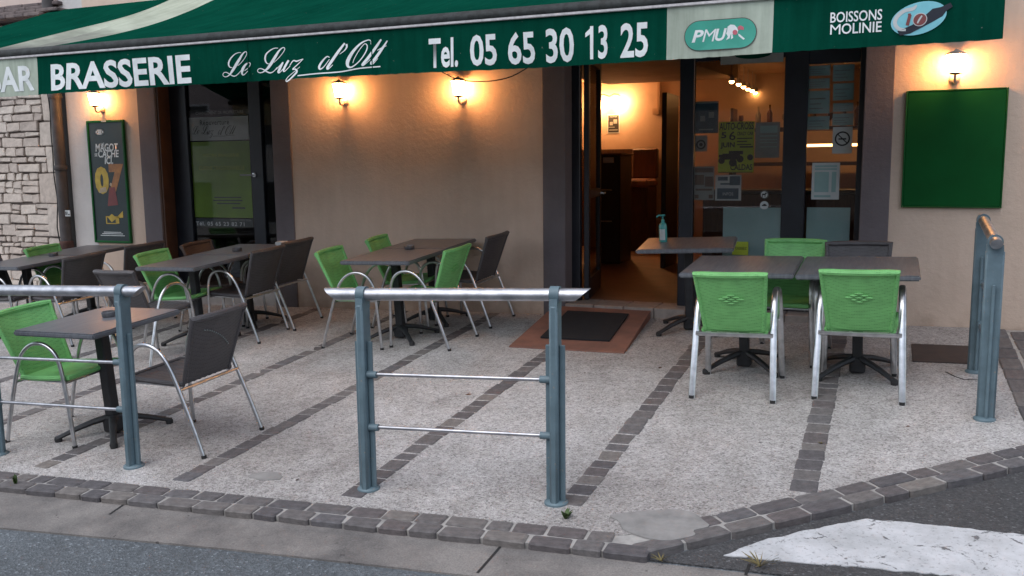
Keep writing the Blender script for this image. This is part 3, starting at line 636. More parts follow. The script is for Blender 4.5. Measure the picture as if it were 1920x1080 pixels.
mb.add([(cx-.04, SY+.0232, cz_+.034), (cx-.034, SY+.0232, cz_+.04), (cx+.04, SY+.0232, cz_-.034), (cx+.034, SY+.0232, cz_-.04)], [(0, 1, 2, 3)]); mb.box(cx-.03, cx+.03, SY+.0228, SY+.0238, cz_-.008, cz_+.004); mb.build('emblem', 'ink', n_)
n_, a, b, zb, zt = notice('lottery_sheet', 1522, 305, 1574, 374, SY+.028, 'paper', 'white and teal printed sheet on the narrow window', 'notice')
bars(n_, a, b, zb, zt, SY+.0245, 'teal_paper', [(.1, .62, .2, .75), (.72, .88, .2, .75), (.1, .9, .8, .85), (.1, .9, .88, .93), (.1, .7, .06, .12)])
n_, a, b, zb, zt = notice('door_sign', 1352, 102, 1469, 119, SY-.002, 'grey_paper', 'grey sign strip with dark green half round above the shop window', 'sign', th=.02)
mb = MB(); P = [Vector((a+(b-a)*(.22+.6*t), SY-.023, zt-.001-(zt-zb)*.5*sin(pi*t)**.5)) for t in [i/16 for i in range(17)]]; mb.add(P, [tuple(range(17))]); mb.build('emblem', 'green_fab', n_)
# -- posters in the left window
n_, a, b, zb, zt = notice('reopening_banner', 354, 219, 466, 263, GY, 'paper', 'white reopening banner with script lettering in the left window', 'banner')
K = (n_, a, b, zb, zt, GY-.003); tx(*K, 'Réouverture', .2, .69, .66, .88, 'ink', bold=.004, space=1.1); RB = K
n_, a, b, zb, zt = notice('black_band', 354, 205, 466, 217, GY, 'ink', 'black strip lettered in white above the reopening banner', 'banner')
tx(n_, a, b, zb, zt, GY-.003, 'CHANGEMENT DE PROPRIETAIRE', .12, .92, .25, .75, 'grey_paper', bold=.02)
n_, a, b, zb, zt = notice('lime_poster', 362, 265, 471, 408, GY, 'lime', 'large lime green poster behind the left window glass')
K = (n_, a, b, zb, zt, GY-.003); tx(*K, 'VOTRE BRASSERIE', .2, .82, .80, .84, 'yellow', bold=.01); tx(*K, 'CUISINE TRADITIONNELLE', .12, .9, .63, .68, 'yellow', bold=.01)
bars(n_, a, b, zb, zt, GY-.0035, 'poster_dark', [(.36, .82, .26, .275), (.34, .84, .22, .235), (.4, .8, .18, .195), (.66, .88, .12, .14)])
n_, a, b, zb, zt = notice('phone_band', 368, 410, 474, 425, GY, 'poster_dark', 'dark strip with white phone number under the lime poster', 'banner')
K = (n_, a, b, zb, zt, GY-.003); tx(*K, 'Tél. 05 65 23 82 71', .0, .86, .1, .6, 'paper', bold=.02, space=1.15); tx(*K, 'SERVICE MIDI SOIR', .62, .98, .72, .95, 'grey_paper')

# ------------------------------------------------------------------ green board, lottery poster on the wall
bd = thing('menu_board', 'blank dark green board hung under the wall lamp', 'board')
a, b = WX(1696, WY), WX(1880, WY); zt, zb = WL(1790, 170, WY).z, WL(1785, 387, WY).z
MB().bbox(a, b, WY-.03, WY-.002, zb, zt, .006).build('panel', 'board', bd)
MB().bbox(a-.010, a, WY-.034, WY-.002, zb-.010, zt+.010, .004).bbox(b, b+.010, WY-.034, WY-.002, zb-.010, zt+.010, .004).bbox(a, b, WY-.034, WY-.002, zt, zt+.010, .005).bbox(a, b, WY-.034, WY-.002, zb-.010, zb, .005).build('rim', 'board_rim', bd)
mb = MB()
for u, v in ((.06, .05), (.94, .05), (.06, .95), (.94, .95), (.5, .95)): mb.lathe([(.008, 0), (.006, .004)], 8, (a+(b-a)*u, 0, zb+(zt-zb)*v))
mbv = [(x, WY-.0305-(z-0)*0, z) for x, y, z in mb.v]
sgn = thing('lottery_poster', 'tall dark lottery poster in a green frame beside the window', 'poster')
a, b = WL(175, 340, WY).x, WL(240, 340, WY).x; zt, zb = WL(198, 228, WY).z, WL(217, 453, WY).z
MB().bbox(a, b, WY-.022, WY-.002, zb, zt, .004).build('backing', 'poster_dark', sgn)
MB().bbox(a-.014, a+.012, WY-.034, WY-.002, zb-.014, zt+.014, .004).bbox(b-.012, b+.014, WY-.034, WY-.002, zb-.014, zt+.014, .004).bbox(a+.012, b-.012, WY-.034, WY-.002, zt-.012, zt+.014, .004).bbox(a+.012, b-.012, WY-.034, WY-.002, zb-.014, zb+.012, .004).build('frame', 'board_rim', sgn)
MB().bbox(a+(b-a)*.42, a+(b-a)*.56, WY-.037, WY-.034, zt-.006, zt+.01, .001).build('clip', 'paper', sgn)
PY = WY-.0225; K = (sgn, a, b, zb, zt, PY)
tx(*K, 'LE', .34, .44, .80, .825, 'white_print', bold=.01, shear=.12); tx(*K, 'MAGOT', .18, .83, .755, .82, 'white_print', bold=.025, shear=.12); tx(*K, 'SE', .14, .23, .715, .74, 'white_print', bold=.01, shear=.12); tx(*K, 'CACHE', .25, .84, .705, .765, 'white_print', bold=.025, shear=.12); tx(*K, 'ICI.', .42, .66, .65, .71, 'white_print', bold=.025, shear=.12)
bars(*K, 'white_print', [(.22, .44, .895, .905), (.22, .44, .925, .935), (.22, .26, .895, .935), (.40, .44, .895, .935), (.28, .38, .908, .922), (.2, .8, .065, .07), (.25, .75, .078, .083), (.15, .85, .05, .055)])
tx(*K, '0', .1, .5, .40, .63, 'poster_yel', bold=.06); tx(*K, '7', .52, .94, .42, .65, 'poster_org', bold=.08)
mb = MB(); U = lambda u: a+(b-a)*u; V = lambda v: zb+(zt-zb)*v
disc(mb, U(.55), V(.48), .02, PY-.002, 16, .8); mb.add([(U(.2), PY-.002, V(.41)), (U(.42), PY-.002, V(.42)), (U(.40), PY-.002, V(.46)), (U(.24), PY-.002, V(.45))], [(0, 1, 2, 3)]); mb.build('figure_print', 'skin', sgn)
mb = MB(); mb.add([(U(.42), PY-.0019, V(.30)), (U(.72), PY-.0019, V(.31)), (U(.66), PY-.0019, V(.46)), (U(.5), PY-.0019, V(.455))], [(0, 1, 2, 3)]); mb.build('coat_print', 'maroon', sgn)
mb = MB()
for u0, v0, u1, v1 in ((.34, .205, .72, .215), (.34, .15, .64, .158), (.34, .15, .37, .21), (.62, .15, .72, .21), (.7, .2, .84, .26)):
    mb.add([(U(u0), PY-.002, V(v0)), (U(u1), PY-.002, V(v0+.005 if v1-v0 > .02 else v0)), (U(u1), PY-.002, V(v1)), (U(u0), PY-.002, V(v1-.04 if u0 == .7 else v1))], [(0, 1, 2, 3)])
mb.add([(U(.4), PY-.0021, V(.205)), (U(.5), PY-.0021, V(.165)), (U(.66), PY-.0021, V(.2)), (U(.52), PY-.0021, V(.235))], [(0, 1, 2, 3)]); mb.build('trolley_print', 'poster_yel', sgn)

# ------------------------------------------------------------------ wall lamps
def wall_lamp(px, py, label, sc_=.84):
    p = WL(px, py, WY); t = thing('wall_lantern', label, 'wall lamp', 'lit wall lanterns'); t.location = (p.x, WY-.001, p.z); t.scale = (sc_,)*3
    m1 = MB().lathe([(.045, 0), (.045, .012), (.03, .03), (.018, .034)], 16)
    m1.v = [(x, -z, y) for x, y, z in m1.v]; m1.build('wall_rosette', 'lamp_metal', t, True)
    MB().tube([(0, -.03, 0), (0, -.07, -.035), (0, -.115, -.03), (0, -.13, .0), (0, -.13, .035)], .011, 10).build('arm', 'lamp_metal', t, True)
    c = (0, -.13, 0)
    MB().lathe([(.02, .03), (.05, .038), (.052, .05)], 8, c).build('lower_collar', 'lamp_cap', t)
    g = MB().lathe([(.050, .0505), (.082, .205)], 6, c).build('lantern_glass', 'lamp_glow', t)
    for k in range(6):
        an = 2*pi*k/6; MB().tube([(c[0]+.053*cos(an), c[1]+.053*sin(an), .05), (c[0]+.085*cos(an), c[1]+.085*sin(an), .206)], .0035, 5).build('glazing_bar', 'lamp_metal', t)
    MB().lathe([(.098, .206), (.096, .212), (.06, .232), (.018, .244), (.012, .256), (.004, .26)], 14, c).build('cap', 'lamp_metal', t, True)  # pale cap: the lantern's glow over it is put into its colour
wall_lamp(193, 206, 'lit lantern above the tall lottery poster')
wall_lamp(648, 192, 'lit lantern on the bare wall, nearer the lime poster window')
wall_lamp(869, 189, 'lit lantern on the bare wall, nearer the open entrance')
wall_lamp(1789, 149, 'lit lantern above the blank green board')

# ------------------------------------------------------------------ awning
AY = 5.40; AW = 7.76; ZT, ZB_ = 2.505, 2.212; FZ0 = 2.575; WZ = 3.40
aw = thing('awning', 'green cafe awning with cream stripes and lettered valance', 'awning')
AX0, AX1 = -8.85, .50
def aw_z(y): return FZ0+(WZ-FZ0)*(y-AY)/(AW-AY)
def fabric(x0, x1, m, i):
    def fn(u, v):
        x = x0+(x1-x0)*u; y = AY-.035+(AW-AY+.035)*v
        sag = -.055*sin(pi*v)*(1+.35*sin(x*1.7))-.012*sin(pi*v)*sin(x*9+v*3)
        if m == 'cream_dirty': sag += .03*sin(pi*v)*sin(3*pi*u+4*v)
        return (x, y, aw_z(y)+sag)
    n = max(6, int((x1-x0)*14))
    return MB().grid(fn, n, 24, (0, 0, -.003)).build('canopy_panel', m, aw, True)
e_l = [WX(0, AY, 97)]
XS0, XS1 = -7.12, WX(75, AY, 97)
XP0, XP1 = WX(1253, AY, 60), WX(1451, AY, 60)
fabric(AX0, XS0, 'green_fab', 0); fabric(XS0, XS1, 'cream_dirty', 1); fabric(XS1, XP0, 'green_fab', 2); fabric(XP0, XP1, 'cream_dirty', 3); fabric(XP1, AX1, 'green_fab', 4)
MB().tube([(AX0-.02, AY-.01, FZ0-.035), (-4, AY-.01, FZ0-.037), (AX1+.02, AY-.01, FZ0-.035)], (.042, .05), 12).build('front_bar', 'bar', aw, True)
MB().bbox(AX0-.02, AX1+.02, AY-.052, AY-.03, ZT-.004, ZT+.016, .003).build('bar_trim', 'white_trim', aw)
MB().tube([(AX0-.02, WY-.06, WZ-.05), (AX1+.02, WY-.06, WZ-.05)], .045, 12).build('roller_tube', 'bar', aw, True)
for xx in (-7.6, -4.4, -.9):
    MB().tube([(xx, WY-.002, 2.95), (xx+.02, AY+1.3, 2.72), (xx+.3, AY+.02, FZ0-.06)], .022, 8).build('folding_arm', 'white_trim', aw, True)
    MB().bbox(xx-.06, xx+.06, WY-.03, WY-.001, 2.86, 3.04).build('arm_bracket', 'white_trim', aw)
def wavy(x): return .020*sin(x*2.3)+.012*sin(x*5.7+1)+.006*sin(x*17+sin(x*3)*2)
def valance(x0, x1, m):
    def fn(u, v):
        x = x0+(x1-x0)*u; z = ZT-.003+(ZB_-ZT)*v + (.007*sin(x*1.2+.5)+.0022*sin(x*61)*sin(x*23))*v
        return (x, AY-.034+wavy(x)*v*v*.9, z)
    return MB().grid(fn, max(4, int((x1-x0)*26)), 8, (0, .002, 0)).build('valance', m, aw, True)
vb = valance(-8.85, XS1, 'cream_fab'); vg = valance(XS1, XP0, 'green_fab'); vp = valance(XP0, XP1, 'cream_fab'); vr = valance(XP1, AX1, 'green_fab')
VY = AY-.040
def vlet(name, me, parent):
    for v in me.vertices:                                    # the lettering follows the hang of the cloth
        f = (ZT-v.co.z)/(ZT-ZB_); v.co.y = AY-.0375+wavy(v.co.x)*f*f*.9-(VY-v.co.y)
    return obj(name, me, parent)
def vtext(s, pl, pr, ptop, pbot, m, parent, **k):            # left/right in picture columns at given rows
    a = WL(pl[0], pl[1], VY); b = WL(pr[0], pr[1], VY); z1 = WL(*ptop, VY).z; z0 = WL(*pbot, VY).z
    return vlet('lettering', text_mesh(s, a.x, b.x, z0, z1, VY, m, depth=0.0, **k), parent)
vtext('BAR', (-24, 150), (64, 145), (55, 122), (55, 170), 'white_print', vb, bold=.028)
vtext('BRASSERIE', (96, 142), (357, 130), (220, 111), (220, 164), 'white_print', vg, bold=.028)
vtext('Tel.', (804, 100), (859, 98), (815, 72), (835, 127), 'white_print', vg, bold=.024)
for s, x0, x1, yt, yb in (('05', 881, 930, 64, 123), ('65', 951, 1001, 59, 120), ('30', 1022, 1075, 52, 117), ('13', 1106, 1139, 47, 111), ('25', 1163, 1215, 42, 108)):
    vtext(s, (x0, 90), (x1, 86), ((x0+x1)/2, yt), ((x0+x1)/2, yb), 'white_print', vg, bold=.022)
f0, f1, f2, f3 = WL(1097, 62, VY), WL(1109, 50, VY), WL(1109, 62, VY), WL(1097, 70, VY)
vlet('lettering', MB().add([(f.x, VY, f.z) for f in (f3, f2, f1, f0)], [(0, 1, 2, 3)]).mesh('lettering', 'white_print'), vg)
# script lettering drawn as pen strokes: points in the survey picture of the valance, x, y, pen width
SX = lambda x: 400+x/5.647; SYp = lambda y: 60+y/5.647
def spline(pts, n=6):
    out = []; P = [pts[0]]+list(pts)+[pts[-1]]
    for i in range(1, len(P)-2):
        for k in range(n):
            t = k/n; out.append(tuple(.5*((2*P[i][j])+(-P[i-1][j]+P[i+1][j])*t+(2*P[i-1][j]-5*P[i][j]+4*P[i+1][j]-P[i+2][j])*t*t+(-P[i-1][j]+3*P[i][j]-3*P[i+1][j]+P[i+2][j])*t**3) for j in range(3)))
    out.append(tuple(pts[-1])); return out
PT = lambda L: [(56.47+.4118*u, 141.2+.4118*v, w_) for u, v, w_ in L]
LA1 = PT([(565, 188, 5), (500, 185, 6), (400, 230, 8), (300, 330, 11), (250, 420, 13), (240, 500, 12), (270, 560, 8), (330, 570, 5)])
LS1 = PT([(465, 520, 5), (560, 440, 5), (650, 330, 5), (705, 230, 5), (703, 170, 6), (655, 172, 8), (590, 240, 14), (520, 350, 20), (460, 440, 22), (400, 540, 22), (325, 655, 20), (270, 730, 13), (200, 790, 7), (130, 805, 6), (78, 770, 5), (95, 710, 5), (160, 690, 6), (230, 720, 7), (290, 760, 9), (360, 790, 9), (430, 760, 7), (510, 680, 5), (550, 630, 4)])
LE1 = PT([(630, 650, 5), (740, 565, 6), (790, 490, 7), (778, 448, 7), (728, 450, 9), (650, 510, 17), (590, 600, 22), (560, 690, 18), (575, 750, 12), (625, 738, 6), (740, 630, 4)])
LA2 = PT([(1520, 72, 6), (1440, 72, 7), (1330, 120, 9), (1220, 220, 12), (1187, 320, 14), (1200, 410, 12), (1240, 465, 8), (1300, 478, 5)])
LS2 = PT([(1410, 440, 5), (1500, 360, 5), (1610, 240, 5), (1690, 120, 6), (1682, 62, 7), (1620, 72, 9), (1540, 150, 15), (1465, 265, 22), (1400, 370, 24), (1330, 480, 24), (1255, 585, 20), (1180, 650, 13), (1110, 693, 8), (1030, 700, 7), (982, 660, 6), (1010, 608, 6), (1070, 595, 7), (1150, 625, 9), (1220, 672, 11), (1310, 705, 10), (1400, 670, 7), (1500, 560, 5)])
STR = [LA1, LS1, LE1, LA2, LS2,
 [(655, 400, 5), (715, 345, 9), (735, 325, 14), (700, 390, 22), (685, 425, 18), (705, 425, 9), (760, 370, 6)], [(800, 300, 16), (770, 350, 20), (745, 405, 18), (762, 415, 8), (820, 360, 5)],
 [(815, 355, 6), (850, 305, 10), (885, 310, 12), (915, 300, 9), (955, 285, 5)], [(955, 285, 5), (905, 340, 7), (850, 395, 10), (880, 395, 12), (895, 425, 16), (850, 480, 14), (800, 522, 12), (778, 515, 8), (800, 480, 6), (860, 430, 5), (925, 370, 4)],
 [(1235, 270, 7), (1205, 262, 10), (1160, 310, 16), (1130, 365, 20), (1140, 395, 14), (1180, 370, 8), (1235, 290, 6)], [(1390, 118, 14), (1330, 200, 22), (1260, 310, 24), (1220, 380, 22), (1232, 392, 10), (1275, 350, 5)],
 [(1408, 128, 18), (1412, 160, 14), (1385, 200, 8), (1340, 235, 4)],
 [(1665, 130, 5), (1665, 95, 7), (1635, 85, 9), (1560, 120, 14), (1480, 205, 24), (1430, 300, 30), (1430, 360, 22), (1470, 372, 12), (1545, 310, 9), (1610, 215, 10), (1628, 150, 9), (1600, 125, 6), (1545, 190, 6), (1495, 280, 6), (1480, 330, 5)],
 [(1775, 78, 14), (1720, 160, 22), (1640, 270, 24), (1580, 345, 20), (1600, 345, 8), (1660, 290, 5)], [(1840, 92, 10), (1790, 170, 20), (1720, 270, 24), (1670, 330, 20), (1690, 335, 8), (1740, 280, 5)], [(1735, 195, 5), (1785, 165, 8), (1832, 145, 5)],
 [(908, 465, 10), (1100, 443, 10), (1350, 425, 10), (1550, 385, 10), (1768, 365, 10)]]
def script_mesh(strokes, to_pt, m, wscale=1.0):
    mb = MB()
    for s in strokes:
        pts = spline(s, 6); vs = []
        for i, (x, y, wd) in enumerate(pts):
            a = pts[max(0, i-1)]; b = pts[min(len(pts)-1, i+1)]; t = Vector((b[0]-a[0], b[1]-a[1])); t = t.normalized() if t.length else Vector((1, 0)); n = Vector((-t.y, t.x))*wd*.62*wscale
            vs += [to_pt(x+n.x, y+n.y), to_pt(x-n.x, y-n.y)]
        mb.add(vs, [(2*i, 2*i+1, 2*i+3, 2*i+2) for i in range(len(pts)-1)])
    return mb.mesh('script_lettering', m)
vlet('script_lettering', script_mesh(STR, lambda x, y: WL(SX(x), SYp(y), VY)[:], 'white_print'), vg)
(nb, ra, rb, rzb, rzt, rY) = RB
obj('script_lettering', script_mesh(STR, lambda x, y: (ra+(rb-ra)*(.06+.74*(x-90)/1750), rY-.0013, rzb+(rzt-rzb)*(.60-.52*((y-80)-(-.10)*(x-90)-175)/ (440-80))), 'ink', .9), nb)
# seams on the valance
for px in (472, 704):
    p = WX(px, AY, 140); MB().box(p-.004, p+.004, AY-.0385+wavy(p)*.2, AY-.0365, ZB_+.015, ZT-.02).build('seam', 'green_fab', vg)
# betting emblem, pill shaped
def pill(x0, x1, z0, z1, n=12):
    r = (z1-z0)/2; c = (z0+z1)/2; P = []
    for i in range(n+1): an = -pi/2+pi*i/n; P.append((x1-r+r*cos(an), c+r*sin(an)))
    for i in range(n+1): an = pi/2+pi*i/n; P.append((x0+r+r*cos(an), c+r*sin(an)))
    return P
def vpoly(name, P, m, parent, lift):
    mb = MB(); n = len(P); cx = sum(p[0] for p in P)/n; cz = sum(p[1] for p in P)/n; vs_ = []; R_ = 6   # rings, so that it can follow the cloth
    for k in range(R_): vs_ += [(cx+(x-cx)*(1-k/R_), VY-lift, cz+(z-cz)*(1-k/R_)) for x, z in P]
    vs_.append((cx, VY-lift, cz)); fs_ = [(k*n+i, k*n+(i+1) % n, (k+1)*n+(i+1) % n, (k+1)*n+i) for k in range(R_-1) for i in range(n)]+[((R_-1)*n+i, (R_-1)*n+(i+1) % n, R_*n) for i in range(n)]
    mb.add(vs_, fs_); return vlet(name, mb.mesh(name, m), parent)
p0, p1 = WL(1284, 70, VY), WL(1418, 62, VY); z0, z1 = WL(1350, 92, VY).z, WL(1350, 37, VY).z
vpoly('emblem_rim', pill(p0.x-.004, p1.x+.004, z0-.004, z1+.004), 'lamp_cap', vp, .0005); vpoly('emblem', pill(p0.x, p1.x, z0, z1), 'pmu', vp, .0012)
ex0, ex1 = p0.x, p1.x
for s_, u0_, u1_, bo2 in (('P', .10, .27, .03), ('M', .25, .45, 0), ('U', .43, .595, .03)): vlet('lettering', text_mesh(s_, ex0+(ex1-ex0)*u0_, ex0+(ex1-ex0)*u1_, z0+(z1-z0)*.28, z0+(z1-z0)*.70, VY, 'white_print', bold=bo2, shear=.25, depth=.0024), vp)
EU = lambda u, v: (ex0+(ex1-ex0)*(u-230)/1290, z1-(z1-z0)*(v-270+ (u-880)*.085)/480)
horse = [(1000, 460), (1010, 380), (1060, 345), (1130, 350), (1180, 395), (1200, 440), (1190, 490), (1100, 500), (1115, 560), (1075, 585), (1090, 510), (1040, 490), (1050, 570), (985, 600), (1020, 540), (985, 490)]
vpoly('rider_print', [EU(*p) for p in horse][::-1], 'white_print', vp, .0022)
vpoly('rider_print', [EU(*p) for p in [(1200, 490), (1230, 500), (1325, 570), (1300, 590), (1215, 530)]], 'white_print', vp, .0022)
vpoly('rider_print', [EU(*p) for p in [(1190, 380), (1240, 355), (1300, 385), (1300, 430), (1240, 420), (1200, 440)]], 'pink', vp, .0024)
vpoly('rider_print', [EU(1145+45*cos(2*pi*i/14), 470+42*sin(2*pi*i/14)) for i in range(14)], 'pink', vp, .0027)
# drinks merchant lettering and oval emblem
vtext('BOISSONS', (1557, 35), (1654, 30), (1606, 20), (1606, 40), 'white_print', vr, bold=.012); vtext('M', (1557, 55), (1576, 54), (1566, 46), (1566, 65), 'white_print', vr); vtext('OLINIE', (1578, 54), (1653, 50), (1615, 42), (1615, 62), 'white_print', vr, bold=.012)
BU = lambda x, y: (lambda p: (p.x, p.z))(WL(1540+x/7.385, y/7.385, VY))
def oval(cx, cy, rx, ry, rot, n=36): return [(cx+rx*cos(t)*cos(rot)-ry*sin(t)*sin(rot), cy+rx*cos(t)*sin(rot)+ry*sin(t)*cos(rot)) for t in [2*pi*i/n for i in range(n)]]
vpoly('emblem', [BU(*p) for p in oval(1350, 250, 400, 215, -.30)], 'sky_blue', vr, .0012)
vpoly('bottle_print', [BU(*p) for p in [(1050, 430), (1180, 400), (1450, 200), (1540, 120), (1660, 95), (1790, 35), (1820, 90), (1730, 150), (1680, 220), (1560, 290), (1230, 460), (1090, 490)]], 'navy', vr, .0022)
cpts = [(1320, 70, 14), (1270, 120, 30), (1150, 150, 30), (1050, 230, 34), (1020, 320, 34), (1070, 395, 32), (1170, 410, 22)]
vlet('emblem_letter', script_mesh([[(x, y, w*1.3) for x, y, w in cpts]], lambda x, y: (BU(x, y)[0], VY-.0027, BU(x, y)[1]), 'paper'), vr)
vlet('emblem_letter', script_mesh([[(1230, 200, 26), (1205, 290, 26), (1190, 350, 26)], [(1200, 200, 14), (1240, 195, 14)]], lambda x, y: (BU(x, y)[0], VY-.0036, BU(x, y)[1]), 'maroon', 1.4), vr)
vpoly('emblem_letter', [BU(*p) for p in oval(1365, 268, 105, 88, -.5)], 'paper', vr, .0032); vpoly('emblem_letter', [BU(*p) for p in oval(1365, 268, 93, 76, -.5)], 'maroon', vr, .0040)
vlet('emblem_letter', script_mesh([[(1395, 215, 16), (1360, 265, 20), (1330, 320, 16)]], lambda x, y: (BU(x, y)[0], VY-.0048, BU(x, y)[1]), 'paper'), vr)
# cable drooping below the cloth
cb_ = [WL(850, 146, 7.3), WL(880, 152, 7.3), WL(920, 152, 7.3), WL(960, 143, 7.3)]
tag(MB().tube(spline([tuple(p) for p in [WL(800, 118, 7.3)]+cb_+[WL(1000, 120, 7.3)]], 4), .005, 6).build('loose_cable', 'rubber', None, True), 'black cable looping down under the awning beside a lantern', 'cable')

# ------------------------------------------------------------------ stone house at the left, pipe, roof
sh_ = thing('stone_house', 'neighbouring house of pale coursed rubble stone', 'building')
SX1 = WX(108, WY); SX0 = -11.4
MB().box(SX0, SX1, WY+.03, WY+.35, -.4, 3.32).build('wall_core', 'joint', sh_)
MB().box(SX0, XL-.002, WY+.05, WY+.35, 3.32, TOP).build('upper_wall', 'pink_wall', sh_)
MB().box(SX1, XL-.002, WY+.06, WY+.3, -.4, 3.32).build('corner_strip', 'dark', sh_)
def stone(x0, x1, z0, z1):
    bm = bmesh.new(); y0, y1 = WY-random.uniform(.0, .018), WY+.1; j = .012
    P = [(x0, z0), (x1, z0), (x1, z1), (x0, z1)]; P = [(x+random.uniform(-j, j), z+random.uniform(-j, j)) for x, z in P]
    cx, cz = (x0+x1)/2, (z0+z1)/2
    fr_ = [bm.verts.new((x, y0+random.uniform(-.004, .004), z)) for x, z in P]; bk = [bm.verts.new((x, y1, z)) for x, z in P]
    bm.faces.new(fr_); bm.faces.new(bk[::-1])
    for i in range(4): bm.faces.new((fr_[(i+1) % 4], fr_[i], bk[i], bk[(i+1) % 4]))
    bmesh.ops.bevel(bm, geom=list(bm.edges), offset=.008, segments=2, affect='EDGES')
    bmesh.ops.recalc_face_normals(bm, faces=bm.faces)
    for v in bm.verts: v.co -= Vector((cx, WY, cz))
    me = bpy.data.meshes.new('stone'); bm.to_mesh(me); bm.free(); me.materials.append(M['stone'])
    obj('stone', me, sh_, (cx, WY, cz))
z = -.1; k = 0
while z < 3.25:
    H = random.uniform(.28, .42); qw = random.uniform(.16, .26) if k % 2 else random.uniform(.24, .36)
    H = min(H, 3.31-z); stone(SX1-qw, SX1-.004, z+.006, z+H-.006)
    xr = SX1-qw
    zz = z
    while zz < z+H-.02:
        h = random.choice((.06, .075, .095, .12, .15)); h = h if z+H-zz-h > .07 else z+H-zz
        x = xr-random.uniform(-.0, .0)
        while x > -11.2:
            L = random.uniform(.11, .38)*(.75 if h < .08 else 1)
            if h > .13 and random.random() < .28:
                s1 = h*random.uniform(.4, .6); stone(x-L+.006, x-.006, zz+.006, zz+s1-.004); stone(x-L+.006, x-.006, zz+s1+.006, zz+h-.005)
            else: stone(x-L+.006, x-.006, zz+.006+random.uniform(0, .008), zz+h-.005)
            x -= L
        zz += h
    z += H; k += 1
ro = thing('tile_coping', 'weathered tile eave above the rubble stone wall', 'roof')
for j in range(4):
    x = SX0
    while x < SX1+.06:
        L = random.uniform(.24, .34); y0 = WY-.22+.05*j; zt_ = 3.33+.045*j
        o = MB().bbox(x, x+L-.006, y0, WY+.045, zt_, zt_+.038+random.uniform(0, .004), .008).build('tile', 'roof', ro); x += L
dp = thing('downpipe', 'grey brown rainwater pipe with a cable clipped to it', 'pipe')
px0 = WX(122, WY); pd = WY-.07
MB().tube([(px0, pd, 6.3), (px0, pd, .72)], .062, 16).build('pipe', 'pipe', dp, True); MB().tube([(px0, pd, .74), (px0, pd, -.05)], .078, 16).build('lower_pipe', 'rust', dp, True)
for zc in (.72, 1.6, 2.42): MB().lathe([(.072, 0), (.076, .01), (.076, .045), (.072, .055)], 16, (px0, pd, zc)).build('collar', 'rust' if zc < 1 else 'pipe', dp, True)
MB().tube([(px0-.05+.012*sin(i*1.3), pd-.05-.01*cos(i), 2.5-i*.12) for i in range(16)], .007, 6).build('cable', 'rubber', dp, True)
pt = WL(127, 400, pd-.07); MB().bbox(pt.x-.04, pt.x+.04, pd-.072, pd-.066, pt.z-.035, pt.z+.035, .001).build('tag_plate', 'paper', dp)
bars(dp, pt.x-.04, pt.x+.04, pt.z-.035, pt.z+.035, pd-.0725, 'ink', [(.1, .3, .2, .8), (.42, .5, .2, .8), (.62, .9, .2, .4)], 'number_print')

# ------------------------------------------------------------------ ramp, mat, cover plate
rp = thing('entrance_ramp', 'worn reddish ramp sloping up to the entrance', 'ramp')
A, B_ = (-2.80, 6.60), (-1.83, 6.57); Cc, D = (-1.93, WY-.035), (-2.84, WY-.035)
zt0, zt1 = .012, .30
pts = [(A[0], A[1], gz(*A)+zt0), (B_[0], B_[1], gz(*B_)+zt0), (Cc[0], Cc[1], zt1), (D[0], D[1], zt1)]
base = [(x, y, gz(x, y)-.02) for x, y in (A, B_, Cc, D)]
MB().add(base+pts, [(3, 2, 1, 0), (4, 5, 6, 7), (0, 1, 5, 4), (1, 2, 6, 5), (2, 3, 7, 6), (3, 0, 4, 7)]).build('deck', 'ramp', rp)
def rpt(u, v, h):
    a = Vector(pts[0]).lerp(Vector(pts[1]), u); b = Vector(pts[3]).lerp(Vector(pts[2]), u); p = a.lerp(b, v); return (p.x, p.y, p.z+h)
tag(MB().grid(lambda u, v: rpt(.20+.62*u, .20+.66*v, .013+.001*sin(30*u)), 8, 8, (0, 0, -.012)).build('door_mat', 'mat'), 'black rubber door mat lying on the reddish ramp', 'mat')
o = slab([(.19, 6.71), (.70, 6.72), (.70, 7.20), (.19, 7.20)], -.03, .008).build('cover_plate', 'plate'); tag(o, 'dark rusty cover plate set in the terrace under the green board', 'cover plate')

